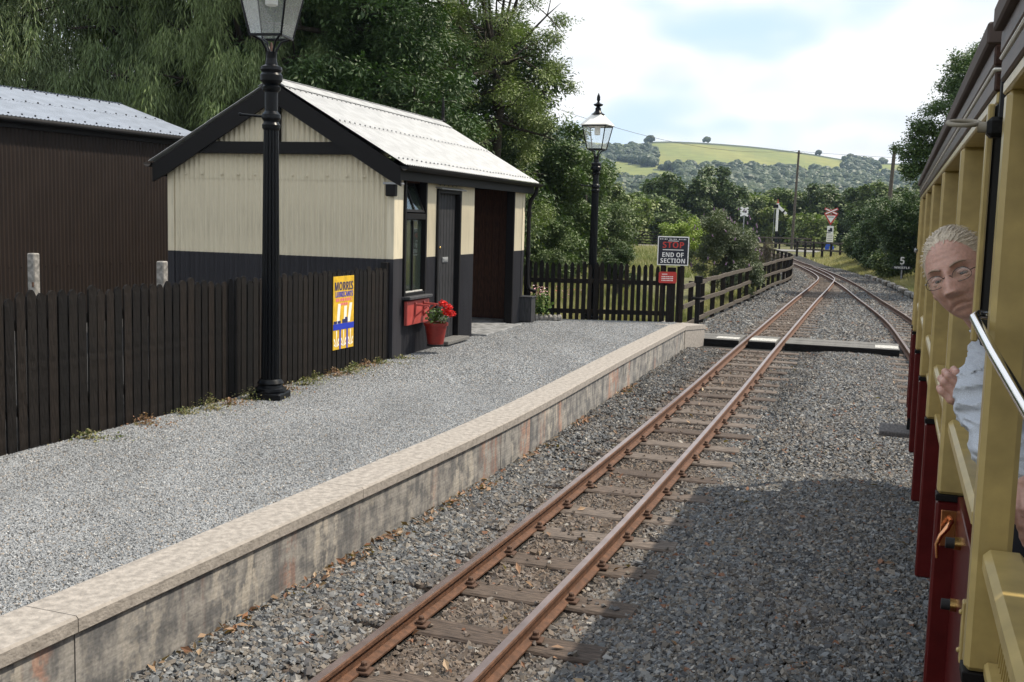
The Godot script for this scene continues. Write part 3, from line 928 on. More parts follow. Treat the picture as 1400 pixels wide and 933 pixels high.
func hut() -> void:
	var t := thing("station_hut", "small station hut of cream and black corrugated iron with pale roof", "hut", P(-1.55, PLAT, 14.0), -16.9)
	var eav := func(x: float) -> float: return 2.36 + (1.0 - absf(x + 1.65) / 1.65) * 1.04
	var flat := func(y: float) -> Callable: return func(_x: float) -> float: return y
	var W := Transform3D(Basis(Vector3(0, 0, -1), Vector3.UP, Vector3.RIGHT), Vector3.ZERO)
	# gable towards the camera: two courses of sheets, the upper lapping the lower
	var b := MB.new()
	b.corrugated(-3.2, -0.06, flat.call(1.28), flat.call(2.30), 0.076, 0.0125)
	part(t, "gable_sheet", b, M.cream)
	b = MB.new()
	b.corrugated(-3.2, -0.06, flat.call(2.26), eav, 0.076, 0.0125, 0.005)
	part(t, "gable_sheet", b, M.cream)
	b = MB.new()
	b.corrugated(-3.2, -0.06, flat.call(0.0), flat.call(1.28), 0.076, 0.0125, 0.002)
	part(t, "gable_dado", b, M.dado)
	for k in 12:
		b = MB.new()
		b.ball(Vector3(-3.0 + k * 0.26 + R.randf_range(-0.03, 0.03), 2.315 + R.randf_range(-0.006, 0.006), 0.021), Vector3(0.017, 0.017, 0.012), 4, 8)
		part(t, "roofing_bolt", b, M.cream)
	for x in [-3.25, -0.03]:
		b = MB.new(); b.box(Vector3(x, 1.82, 0.0), Vector3(0.10, 1.08, 0.034), 0.004)
		part(t, "corner_board", b, M.cream)
		b = MB.new(); b.box(Vector3(x, 0.639, 0.0), Vector3(0.10, 1.278, 0.036), 0.004)
		part(t, "corner_board", b, M.dado)
	# timber trim on the gable
	for s in [-1.0, 1.0]:
		b = MB.new()
		var pl := PackedVector2Array([Vector2(0, 3.50), Vector2(0, 3.25), Vector2(1.62, 2.29), Vector2(1.80, 2.20), Vector2(1.80, 2.44)])
		if s > 0: pl.reverse()
		for k in pl.size(): pl[k] = Vector2(-1.65 + s * pl[k].x, pl[k].y)
		b.prism(pl, 0.14 + 0.001 * s, 0.10)
		part(t, "bargeboard", b, M.black_paint)
	b = MB.new(); b.box(Vector3(-1.65, 2.665, 0.085), Vector3(2.36, 0.155, 0.06), 0.005)
	part(t, "tie_beam", b, M.black_paint)
	b = MB.new(); b.box(Vector3(-1.62, 3.0, 0.084), Vector3(0.12, 0.52, 0.055), 0.005)
	part(t, "king_post", b, M.black_paint)
	for z in [0.16, -6.06]:
		b = MB.new()
		b.lathe(Vector3(-1.65, 3.12, z), [[0.0, 0.0], [0.035, 0.01], [0.035, 0.42], [0.05, 0.45], [0.03, 0.5], [0.032, 0.7], [0.012, 0.86], [0.0, 0.87]], 10)
		part(t, "finial", b, M.inner_wood if z > 0 else M.black_paint)
	# roof: a lower and an upper course on each slope, ridge cap, fixings
	var sl := Vector2(1.80, 2.50 - 3.52).length()
	var ang := atan2(1.02, 1.80)
	for s in [1.0, -1.0]:
		var up := Vector3(-s * cos(ang), sin(ang), 0)
		var nr := Vector3(s * sin(ang), cos(ang), 0)
		var eave_p := Vector3(-1.65 + s * 1.86, 2.475, 0.15) if s > 0 else Vector3(-1.65 + s * 1.86, 2.475, -6.05)
		var tf := Transform3D(Basis(Vector3(0, 0, -s), up, nr), eave_p)
		b = MB.new(); b.corrugated(0, 6.2, flat.call(0.0), flat.call(1.12), 0.076, 0.009, 0.0)
		part(t, "roof_sheet", b, M.roof_sheet).transform = tf
		b = MB.new(); b.corrugated(0, 6.2, flat.call(1.04), flat.call(sl + 0.06), 0.076, 0.009, 0.005)
		part(t, "roof_sheet", b, M.roof_sheet).transform = tf
		b = MB.new()
		for y in [0.14, 1.08, sl - 0.17]:
			for k in 40: b.ball(Vector3(0.08 + k * 0.152, y + 0.008 * sin(k * 7.0), 0.016), Vector3(0.013, 0.013, 0.012), 3, 6)
		var o := part(t, "roof_fixings", b, M.steel_grey)
		o.transform = tf; stuff(o)
		b = MB.new(); b.box(Vector3(3.1, sl - 0.02, 0.022), Vector3(6.22, 0.24, 0.004), 0.0)
		part(t, "ridge_cap", b, M.roof_sheet).transform = tf
		# eaves board and gutter
		b = MB.new(); b.box(Vector3(-1.65 + s * 1.77, 2.36, -2.95), Vector3(0.03, 0.16, 6.1), 0.004)
		part(t, "fascia", b, M.black_paint)
		b = MB.new()
		var gp := Vector3(-1.65 + s * 1.865, 2.455, 0)
		for k in 8:
			var a0 := PI + PI * k / 8.0
			var a1 := PI + PI * (k + 1) / 8.0
			var c0 := gp + Vector3(cos(a0), sin(a0), 0) * 0.058
			var c1 := gp + Vector3(cos(a1), sin(a1), 0) * 0.058
			b.quad(c0 + Vector3(0, 0, 0.16), c0 + Vector3(0, 0, -6.1), c1 + Vector3(0, 0, -6.1), c1 + Vector3(0, 0, 0.16))
		part(t, "gutter", b, M.black_paint)
	b = MB.new(); b.box(Vector3(-0.0, 2.36, -2.95), Vector3(0.14, 0.10, 6.0), 0.0)
	part(t, "wall_plate", b, M.black_paint)
	# front wall: pieces between corner, window, door and open porch
	for q in [[0.30, 1.05, 0.0, 0.74, "dado"], [1.05, 1.50, 0.0, 1.28, "dado"], [1.05, 1.50, 1.28, 2.34, "cream"], [1.50, 2.46, 2.22, 2.34, "cream"], [2.46, 3.13, 0.0, 1.28, "dado"], [2.46, 3.13, 1.28, 2.34, "cream"], [5.14, 5.70, 0.0, 1.28, "dado"], [5.14, 5.70, 1.28, 2.34, "cream"]]:
		b = MB.new()
		b.corrugated(q[0], q[1], flat.call(q[2]), flat.call(q[3]), 0.0508, 0.0105)
		part(t, "wall_sheet", b, M[q[4]]).transform = W
	for q in [[0.15, 0.27, 0.0, 1.28, "dado"], [0.15, 0.27, 1.28, 2.34, "cream"], [5.78, 0.13, 0.0, 1.28, "dado"], [5.78, 0.13, 1.28, 2.34, "cream"]]:
		b = MB.new(); b.box(Vector3(0.0, (q[2] + q[3]) / 2, -q[0]), Vector3(0.04, q[3] - q[2] - 0.002, q[1]), 0.004)
		part(t, "corner_board", b, M[q[4]])
	for u in [5.12]:
		b = MB.new(); b.box(Vector3(-0.02, 1.17, -u), Vector3(0.14, 2.34, 0.05), 0.005)
		part(t, "porch_jamb", b, M.black_paint)
	# window: frame, opened top light, two lower panes
	var wnd := MB.new()
	for q in [[0.31, 0.05], [1.03, 0.05]]: wnd.box(Vector3(0.0, 1.56, -q[0]), Vector3(0.10, 1.6, q[1]), 0.004)
	wnd.box(Vector3(0.0, 2.325, -0.67), Vector3(0.098, 0.05, 0.66), 0.004); wnd.box(Vector3(0.0, 1.83, -0.67), Vector3(0.096, 0.075, 0.66), 0.004); wnd.box(Vector3(0.0, 0.80, -0.67), Vector3(0.096, 0.05, 0.66), 0.004)
	var wo := part(t, "window", wnd, M.black_paint)
	b = MB.new(); b.box(Vector3(-0.01, 1.31, -0.66), Vector3(0.04, 0.94, 0.028), 0.003)
	part(wo, "mullion", b, M.black_paint)
	for u in [0.50, 0.83]:
		b = MB.new(); b.box(Vector3(-0.012, 1.31, -u), Vector3(0.006, 0.95, 0.32))
		part(wo, "pane", b, M.pane)
	var tb := Basis(Vector3.FORWARD, deg_to_rad(-22.0))
	b = MB.new()
	for u in [0.36, 0.67, 0.98]: b.box(Vector3(0.02, 1.88, 0) + tb * Vector3(0, 0.21, 0) + Vector3(0, 0, -u), Vector3(0.035, 0.42, 0.035), 0.003, tb)
	for y in [0.02, 0.40]: b.box(Vector3(0.02, 1.88, -0.67) + tb * Vector3(0, y, 0), Vector3(0.033, 0.04, 0.64), 0.003, tb)
	var op := part(wo, "top_light", b, M.black_paint)
	b = MB.new(); b.box(Vector3(0.02, 1.88, -0.67) + tb * Vector3(0, 0.21, 0), Vector3(0.005, 0.38, 0.60), 0.0, tb)
	part(wo, "pane", b, M.pane)
	b = MB.new(); b.box(Vector3(0.05, 0.765, -0.67), Vector3(0.19, 0.04, 0.80), 0.006)
	part(wo, "sill", b, M.planter_grey)
	b = MB.new(); b.box(Vector3(0.012, 0.835, -0.67), Vector3(0.03, 0.018, 0.62), 0.003)
	part(wo, "glazing_bead", b, M.white_paint)
	# plank door
	var dr := MB.new()
	dr.box(Vector3(-0.07, 1.12, -1.98), Vector3(0.02, 2.12, 0.86))
	var dor := part(t, "door", dr, M.door_grey)
	for k in 7:
		b = MB.new(); b.box(Vector3(-0.05, 1.12, -1.62 - k * 0.12), Vector3(0.025, 2.10, 0.112), 0.006)
		part(dor, "plank", b, M.door_grey)
	b = MB.new(); b.box(Vector3(-0.03, 1.22, -1.98), Vector3(0.018, 0.075, 0.21), 0.004); b.box(Vector3(-0.018, 1.22, -1.98), Vector3(0.012, 0.04, 0.16), 0.003)
	part(dor, "letter_plate", b, M.steel_grey)
	b = MB.new(); b.ball(Vector3(-0.01, 1.40, -1.70), Vector3(0.022, 0.022, 0.022))
	part(dor, "knob", b, M.brass)
	b = MB.new()
	for u in [1.525, 2.435]: b.box(Vector3(-0.02, 1.11, -u), Vector3(0.12, 2.22, 0.06), 0.005)
	b.box(Vector3(-0.02, 2.195, -1.98), Vector3(0.118, 0.06, 0.85), 0.004)
	part(t, "door_frame", b, M.black_paint)
	b = MB.new(); b.box(Vector3(0.05, 2.235, -1.98), Vector3(0.11, 0.018, 1.02), 0.004, Basis(Vector3.FORWARD, 0.2))
	part(t, "door_hood", b, M.steel_grey)
	b = MB.new(); b.box(Vector3(0.09, 0.055, -2.0), Vector3(0.24, 0.05, 0.92), 0.006)
	part(t, "doorstep", b, M.grey_board)
	b = MB.new()
	for k in 5: b.ball(Vector3(0.012, 2.28, -1.62 - k * 0.17), Vector3(0.01, 0.012, 0.012), 3, 6)
	stuff(part(t, "door_bolts", b, M.steel_grey))
	# inside: boarded porch, partition, back wall, floor, ceiling
	b = MB.new(); b.box(Vector3(-1.64, 0.02, -4.46), Vector3(3.2, 0.05, 2.6), 0.006); b.box(Vector3(0.06, 0.015, -4.13), Vector3(0.36, 0.04, 1.9), 0.006)
	part(t, "floor_slab", b, M.slab)
	var far_wall := MB.new()
	far_wall.box(Vector3(-1.65, 1.17, -5.80), Vector3(3.26, 2.34, 0.04))
	var fw := part(t, "porch_wall", far_wall, M.inner_wood)
	for k in 25:
		b = MB.new(); b.box(Vector3(-0.10 - k * 0.128, 1.19, -5.768), Vector3(0.122, 2.28, 0.02), 0.004)
		part(fw, "board", b, M.inner_wood).position.z = R.randf_range(0, 0.003)
	b = MB.new(); b.box(Vector3(-1.65, 1.17, -3.16), Vector3(3.2, 2.34, 0.05))
	part(t, "partition", b, M.inner_wood)
	b = MB.new(); b.box(Vector3(-3.27, 1.17, -2.95), Vector3(0.04, 2.34, 5.85))
	part(t, "back_wall", b, M.inner_wood)
	b = MB.new(); b.box(Vector3(-1.65, 2.40, -2.95), Vector3(3.2, 0.02, 5.75))
	part(t, "ceiling", b, M.inner_wood)
	b = MB.new(); b.prism(PackedVector2Array([Vector2(-3.28, 0.0), Vector2(-0.02, 0.0), Vector2(-0.02, 2.34), Vector2(-1.65, 3.38), Vector2(-3.28, 2.34)]), -5.83, -5.87)
	part(t, "end_wall", b, M.dado)
	# downpipe at the far corner
	b = MB.new()
	b.tube([Vector3(0.21, 2.43, -5.93), Vector3(0.19, 2.30, -5.93), Vector3(0.09, 2.15, -5.92), Vector3(0.075, 2.0, -5.92), Vector3(0.075, 0.85, -5.92), Vector3(0.085, 0.66, -5.92), Vector3(0.13, 0.58, -5.93), Vector3(0.24, 0.55, -5.95)], [0.036], 10)
	for y in [1.9, 1.2]: b.tube([Vector3(0.075, y, -5.92), Vector3(0.075, y + 0.06, -5.92)], [0.046], 10)
	part(t, "downpipe", b, M.black_paint)
	# lamp box at the near corner
	b = MB.new(); b.box(Vector3(0.0, 2.15, 0.07), Vector3(0.13, 0.15, 0.10), 0.012)
	var bx := part(t, "wall_box", b, M.black_paint)
	b = MB.new(); b.box(Vector3(0.03, 2.235, 0.075), Vector3(0.24, 0.03, 0.13), 0.006)
	part(bx, "hood", b, M.steel_grey)
	# red folding shelf under the window
	t = thing("folding_shelf", "red wooden folding shelf with brackets under the hut window", "shelf", P(-1.55, PLAT, 14.0) + Vector3(-0.02, 0, 0.07), -16.9)
	b = MB.new(); b.box(Vector3(0.07, 0.565, -0.75), Vector3(0.05, 0.32, 0.78), 0.008)
	part(t, "flap", b, M.red_paint)
	for u in [0.62, 0.92]:
		b = MB.new(); b.box(Vector3(0.107, 0.60, -u), Vector3(0.018, 0.20, 0.03), 0.004)
		var br := part(t, "bracket", b, M.red_paint)
		b = MB.new(); b.bar(Vector3(0.11, 0.67, -u), Vector3(0.30, 0.66, -u - 0.02), 0.022, 0.028, 0.004); b.bar(Vector3(0.11, 0.52, -u), Vector3(0.27, 0.65, -u), 0.016, 0.02, 0.003)
		part(br, "arm", b, M.red_paint)
		b = MB.new()
		for y in [0.53, 0.68]: b.ball(Vector3(0.118, y, -u), Vector3(0.006, 0.008, 0.008), 3, 6)
		part(br, "screws", b, M.steel_grey)

# ---------- brown shed ----------
func shed() -> void:
	var t := thing("metal_shed", "long brown corrugated shed with pale grey roof behind the fence", "shed", P(-9.15, 0.2, 12.0), rad_to_deg(atan2(0.92, 0.393)))
	var L := 8.7
	var flat := func(y: float) -> Callable: return func(_x: float) -> float: return y
	var b := MB.new()
	b.corrugated(0, L, flat.call(1.0), flat.call(3.22))
	part(t, "wall_sheet", b, M.shed_brown)
	b = MB.new()
	b.corrugated(0, L, flat.call(0.0), flat.call(1.06), 0.076, 0.009, 0.004)
	part(t, "wall_sheet", b, M.shed_brown)
	b = MB.new()
	for k in 38: b.ball(Vector3(0.1 + k * 0.228, 1.03, 0.016), Vector3(0.012, 0.012, 0.01), 3, 6)
	stuff(part(t, "wall_fixings", b, M.shed_brown))
	for x in [0.01, L - 0.01]:
		b = MB.new()
		b.prism(PackedVector2Array([Vector2(0.0, 0), Vector2(3.8, 0), Vector2(3.8, 3.22), Vector2(1.9, 3.80), Vector2(0.0, 3.22)]), 0.02, -0.02, Transform3D(Basis(Vector3(0, 0, -1), Vector3.UP, Vector3.RIGHT), Vector3(x, 0, 0)))
		part(t, "end_wall", b, M.shed_brown)
	b = MB.new(); b.box(Vector3(L / 2, 1.6, -3.8), Vector3(L, 3.2, 0.05))
	part(t, "back_wall", b, M.shed_brown)
	var ang := atan2(0.60, 1.9)
	for s in [1.0, -1.0]:
		var up := Vector3(0, sin(ang), -s * cos(ang))
		var nr := Vector3(0, cos(ang), s * sin(ang))
		var tf := Transform3D(Basis(Vector3(s, 0, 0), up, nr), Vector3(-0.1 if s > 0 else L + 0.1, 3.22, 0.16 if s > 0 else -3.96))
		for q in [[0.0, 1.15, 0.0], [1.08, 2.20, 0.005]]:
			b = MB.new(); b.corrugated(0, L + 0.2, flat.call(q[0]), flat.call(q[1]), 0.076, 0.009, q[2])
			part(t, "roof_sheet", b, M.shed_roof).transform = tf
		b = MB.new()
		for y in [0.10, 1.12, 2.0]:
			for k in 36: b.ball(Vector3(0.12 + k * 0.245, y, 0.018), Vector3(0.016, 0.016, 0.014), 3, 6)
		var o := part(t, "roof_fixings", b, M.underframe)
		o.transform = tf; stuff(o)
	b = MB.new(); b.box(Vector3(L / 2, 3.13, 0.05), Vector3(L + 0.1, 0.14, 0.03), 0.004)
	part(t, "fascia", b, M.black_paint)
	b = MB.new(); b.tube([Vector3(-0.1, 3.17, 0.15), Vector3(L + 0.1, 3.17, 0.15)], [0.05], 10)
	part(t, "gutter", b, M.black_paint)

# ---------- lamp posts ----------
func lamps() -> void:
	for q in [[-2.38, 10.74, 1.0, "tall black cast iron lamp post standing against the near picket fence", 8.0], [1.47, 20.55, 0.9, "black lamp post with glazed lantern at the far end of the platform", -6.0]]:
		var t := thing("lamp_post", q[3], "lamp post", P(q[0], PLAT, q[1]), -17.0 + q[4], "platform lamp posts")
		t.scale = Vector3.ONE * q[2]
		var b := MB.new(); b.box(Vector3(0, 0.035, 0), Vector3(0.31, 0.07, 0.31), 0.012)
		part(t, "plinth", b, M.iron_black)
		b = MB.new()
		b.lathe(Vector3.ZERO, [[0.15, 0.06], [0.155, 0.085], [0.15, 0.11], [0.125, 0.125], [0.12, 0.14], [0.13, 0.16], [0.115, 0.185], [0.098, 0.20]], 24)
		part(t, "base", b, M.iron_black)
		b = MB.new()
		for k in 14:
			var a := TAU * k / 14.0
			b.tube([Vector3(cos(a) * 0.074, 0.2, sin(a) * 0.074), Vector3(cos(a) * 0.066, 1.5, sin(a) * 0.066), Vector3(cos(a) * 0.058, 2.62, sin(a) * 0.058)], [0.018, 0.0165, 0.0145], 6, false)
		b.lathe(Vector3.ZERO, [[0.075, 0.19], [0.058, 2.64]], 16)
		part(t, "column", b, M.iron_black)
		b = MB.new()
		b.lathe(Vector3.ZERO, [[0.06, 2.60], [0.085, 2.64], [0.088, 2.67], [0.07, 2.70], [0.092, 2.735], [0.09, 2.77], [0.062, 2.80], [0.062, 2.98], [0.085, 3.0], [0.09, 3.03], [0.066, 3.05], [0.105, 3.09], [0.108, 3.14], [0.09, 3.165], [0.105, 3.19], [0.10, 3.22], [0.06, 3.24], [0.05, 3.30], [0.055, 3.36], [0.0, 3.37]], 20)
		part(t, "capital", b, M.iron_black)
		b = MB.new(); b.tube([Vector3(0.0, 2.745, 0.0), Vector3(-0.30, 2.765, 0.04)], [0.012], 8)
		b.ball(Vector3(-0.30, 2.765, 0.04), Vector3(0.02, 0.02, 0.02))
		part(t, "ladder_bar", b, M.iron_black)
		b = MB.new()
		for k in 4:
			var a := TAU * (k + 0.5) / 4.0
			var d := Vector3(cos(a), 0, sin(a))
			b.tube([d * 0.035 + Vector3(0, 3.30, 0), d * 0.05 + Vector3(0, 3.38, 0), d * 0.10 + Vector3(0, 3.46, 0), d * 0.20 + Vector3(0, 3.50, 0)], [0.014, 0.012, 0.012, 0.012], 6)
		part(t, "frog", b, M.iron_black)
		var l := MB.new()
		var lo := 0.155
		var hi := 0.245
		for y in [[3.50, lo], [3.965, hi]]:
			for k in 4:
				var a := TAU * (k + 0.5) / 4.0
				var a2 := TAU * (k + 1.5) / 4.0
				l.bar(Vector3(cos(a), 0, sin(a)) * y[1] * 1.414 + Vector3(0, y[0], 0), Vector3(cos(a2), 0, sin(a2)) * y[1] * 1.414 + Vector3(0, y[0], 0), 0.02, 0.024, 0.003)
		for k in 4:
			var a := TAU * (k + 0.5) / 4.0
			var d := Vector3(cos(a), 0, sin(a)) * 1.414
			l.bar(d * lo + Vector3(0, 3.5, 0), d * hi + Vector3(0, 3.965, 0), 0.018, 0.018, 0.003)
		var ln := part(t, "lantern", l, M.iron_black)
		for k in 4:
			b = MB.new()
			var a := TAU * (k + 0.5) / 4.0
			var a2 := TAU * (k + 1.5) / 4.0
			var d := Vector3(cos(a), 0, sin(a)) * 1.40
			var d2 := Vector3(cos(a2), 0, sin(a2)) * 1.40
			b.quad(d2 * lo + Vector3(0, 3.505, 0), d * lo + Vector3(0, 3.505, 0), d * hi + Vector3(0, 3.955, 0), d2 * hi + Vector3(0, 3.955, 0))
			part(ln, "lantern_pane", b, M.lantern_glass)
		b = MB.new()
		b.lathe(Vector3.ZERO, [[0.27 * 1.414, 3.975], [0.275 * 1.414, 3.995], [0.10 * 1.414, 4.20], [0.085 * 1.414, 4.21]], 4, PI / 4)
		b.lathe(Vector3.ZERO, [[0.0, 3.97], [0.27 * 1.414, 3.975]], 4, PI / 4)
		part(ln, "lantern_roof", b, M.lantern_white if q[2] < 0.95 else M.iron_black)
		b = MB.new()
		b.lathe(Vector3.ZERO, [[0.13, 4.195], [0.14, 4.21], [0.09, 4.24], [0.06, 4.28], [0.06, 4.33], [0.035, 4.36], [0.09, 4.385], [0.10, 4.41], [0.05, 4.43], [0.02, 4.46], [0.035, 4.50], [0.035, 4.56], [0.012, 4.62], [0.0, 4.65]], 14)
		part(ln, "finial", b, M.iron_black)
		b = MB.new()
		b.lathe(Vector3.ZERO, [[0.06, 3.97], [0.06, 3.80], [0.045, 3.79], [0.0, 3.785]], 12)
		part(ln, "bulb_holder", b, M.lantern_white)

# ---------- signs ----------
func plate(parent: Node, called: String, w: float, h: float, at: Vector3, m: Material, th := 0.006) -> MeshInstance3D:
	var b := MB.new()
	b.box(at, Vector3(w, h, th), 0.0015)
	return part(parent, called, b, m)

func signs() -> void:
	# enamel advertisement on the fence
	var t := thing("advertisement_sign", "yellow and blue enamel advertisement of a train on a viaduct on the fence", "sign", P(-2.012, PLAT + 0.27, 12.785) + Vector3(0.032, 0, 0.011), rad_to_deg(atan2(1.0, 0.354)))
	plate(t, "plate", 0.50, 0.85, Vector3(0, 0.425, 0), M.plate_yellow, 0.008)
	text(t, "MORRIS", 0.44, 0.10, Vector3(0, 0.735, 0.005), M.print_navy)
	text(t, "LUBRICANTS", 0.42, 0.065, Vector3(0.01, 0.64, 0.005), M.print_blue)
	var b := MB.new()
	for k in 9: b.box(Vector3(-0.17 + k * 0.043, 0.575 + 0.002 * (k % 2), 0.0055), Vector3(0.032 - 0.008 * (k % 3), 0.036, 0.002))
	for k in 4: b.box(Vector3(-0.06 + k * 0.046, 0.525, 0.0055), Vector3(0.034 - 0.006 * (k % 2), 0.028, 0.002))
	part(t, "small_print", b, M.print_pink)
	for q in [[-0.17, -0.12, 0.30, 0.53], [0.0, 0.03, 0.31, 0.50], [0.09, 0.16, 0.31, 0.53]]:
		b = MB.new()
		b.prism(PackedVector2Array([Vector2(q[0], q[2]), Vector2(q[0] + 0.06, q[2]), Vector2(q[1] + 0.045, q[3]), Vector2(q[1] - 0.02, q[3])]), 0.0058, 0.004)
		part(t, "smoke_plume", b, M.print_white)
	b = MB.new()
	b.box(Vector3(0, 0.265, 0.006), Vector3(0.50, 0.07, 0.003))
	for x in [-0.085, 0.085]: b.box(Vector3(x, 0.12, 0.006), Vector3(0.032, 0.24, 0.003))
	part(t, "viaduct", b, M.print_blue)
	b = MB.new()
	for x in [-0.20, -0.11]: b.box(Vector3(x, 0.318, 0.006), Vector3(0.075, 0.03, 0.003))
	b.box(Vector3(0.03, 0.325, 0.006), Vector3(0.13, 0.045, 0.003)); b.box(Vector3(0.06, 0.358, 0.006), Vector3(0.06, 0.02, 0.003))
	part(t, "train_outline", b, M.print_navy)
	for x in [-0.17, 0.0, 0.17]:
		for k in 5:
			var a := deg_to_rad(30.0 + k * 30.0)
			b = MB.new()
			var o := Vector2(x, 0.03)
			var dd := Vector2(cos(a), sin(a))
			var pp := dd.orthogonal() * 0.012
			var ln := minf(0.19, 0.055 / maxf(absf(dd.x), 0.01))
			b.prism(PackedVector2Array([o, o + dd * ln - pp, o + dd * ln + pp]), 0.0057, 0.004)
			part(t, "sun_ray", b, M.print_white)
	# warning board above the far fence
	t = thing("warning_sign", "dark blue STOP END OF SECTION board above the far picket fence", "sign", P(2.92, PLAT, 20.26), -4.0)
	plate(t, "border", 0.57, 0.53, Vector3(0, 1.325, 0), M.plate_white, 0.008)
	plate(t, "board", 0.535, 0.495, Vector3(0, 1.325, 0.003), M.plate_dark, 0.008)
	text(t, "STOP", 0.39, 0.115, Vector3(0, 1.435, 0.008), M.plate_red)
	text(t, "END OF", 0.39, 0.085, Vector3(0.0, 1.255, 0.008), M.plate_white)
	text(t, "SECTION", 0.45, 0.085, Vector3(0.0, 1.145, 0.008), M.plate_white)
	b = MB.new()
	b.box(Vector3(0, 1.345, 0.008), Vector3(0.38, 0.014, 0.003)); b.box(Vector3(0, 1.508, 0.008), Vector3(0.19, 0.010, 0.003))
	part(t, "rule_line", b, M.plate_white)
	b = MB.new()
	for k in 17:
		if k not in [5, 11]: b.box(Vector3(-0.235 + k * 0.0285, 1.54, 0.008), Vector3(0.017 - 0.005 * (k % 3), 0.020, 0.003))
	part(t, "small_print", b, M.plate_white)
	for x in [-0.18, 0.18]:
		b = MB.new(); b.box(Vector3(x, 0.72, -0.045), Vector3(0.06, 1.44, 0.05), 0.005)
		part(t, "leg", b, M.post_wood)
	t = thing("notice_plate", "small red notice plate with white lines below the stop board", "sign", P(2.84, PLAT + 0.73, 20.255), -1.0)
	b = MB.new()
	b.prism(PackedVector2Array([Vector2(-0.165, 0.02), Vector2(-0.145, 0), Vector2(0.145, 0), Vector2(0.165, 0.02), Vector2(0.165, 0.19), Vector2(0.145, 0.21), Vector2(-0.145, 0.21), Vector2(-0.165, 0.19)]), 0.004, -0.004)
	part(t, "plate", b, M.plate_red)
	b = MB.new()
	for q in [[0.165, 0.10, -0.06], [0.12, 0.22, -0.01], [0.085, 0.22, -0.01], [0.05, 0.22, -0.01]]:
		for k in 6: b.box(Vector3(q[2] - q[1] / 2 + q[1] * (k + 0.5) / 6.0, q[0], 0.005), Vector3(q[1] / 6.0 * (0.6 + 0.3 * (k % 2)), 0.016, 0.002))
	part(t, "small_print", b, M.plate_white)

# ---------- flowers ----------
func leaf_mesh(w: float, l: float, fold: float, m: Material) -> ArrayMesh:
	var b := MB.new()
	b.tri(Vector3.ZERO, Vector3(w / 2, fold, -l * 0.45), Vector3(0, 0, -l)); b.tri(Vector3.ZERO, Vector3(0, 0, -l), Vector3(-w / 2, fold, -l * 0.45))
	return b.mesh(m)

func bush_leaves(parent: Node, called: String, o: Vector3, r: Vector3, count: int, mesh: Mesh, size: Array, c0: Color, c1: Color, fill := 0.5) -> void:
	var tf := []
	var cs := []
	for k in count:
		var d := Vector3(R.randfn(), R.randfn(), R.randfn()).normalized()
		var q := d * pow(R.randf(), fill)
		var bs := Basis(Vector3.UP, R.randf() * TAU) * Basis(Vector3.RIGHT, R.randf_range(-0.5, 0.9)) * Basis(Vector3.FORWARD, R.randf_range(-0.7, 0.7))
		tf.append(Transform3D(bs.scaled(Vector3.ONE * R.randf_range(size[0], size[1])), o + q * r))
		cs.append(c0.lerp(c1, R.randf()) * R.randf_range(0.75, 1.2))
	scatter(parent, called, mesh, tf, cs)

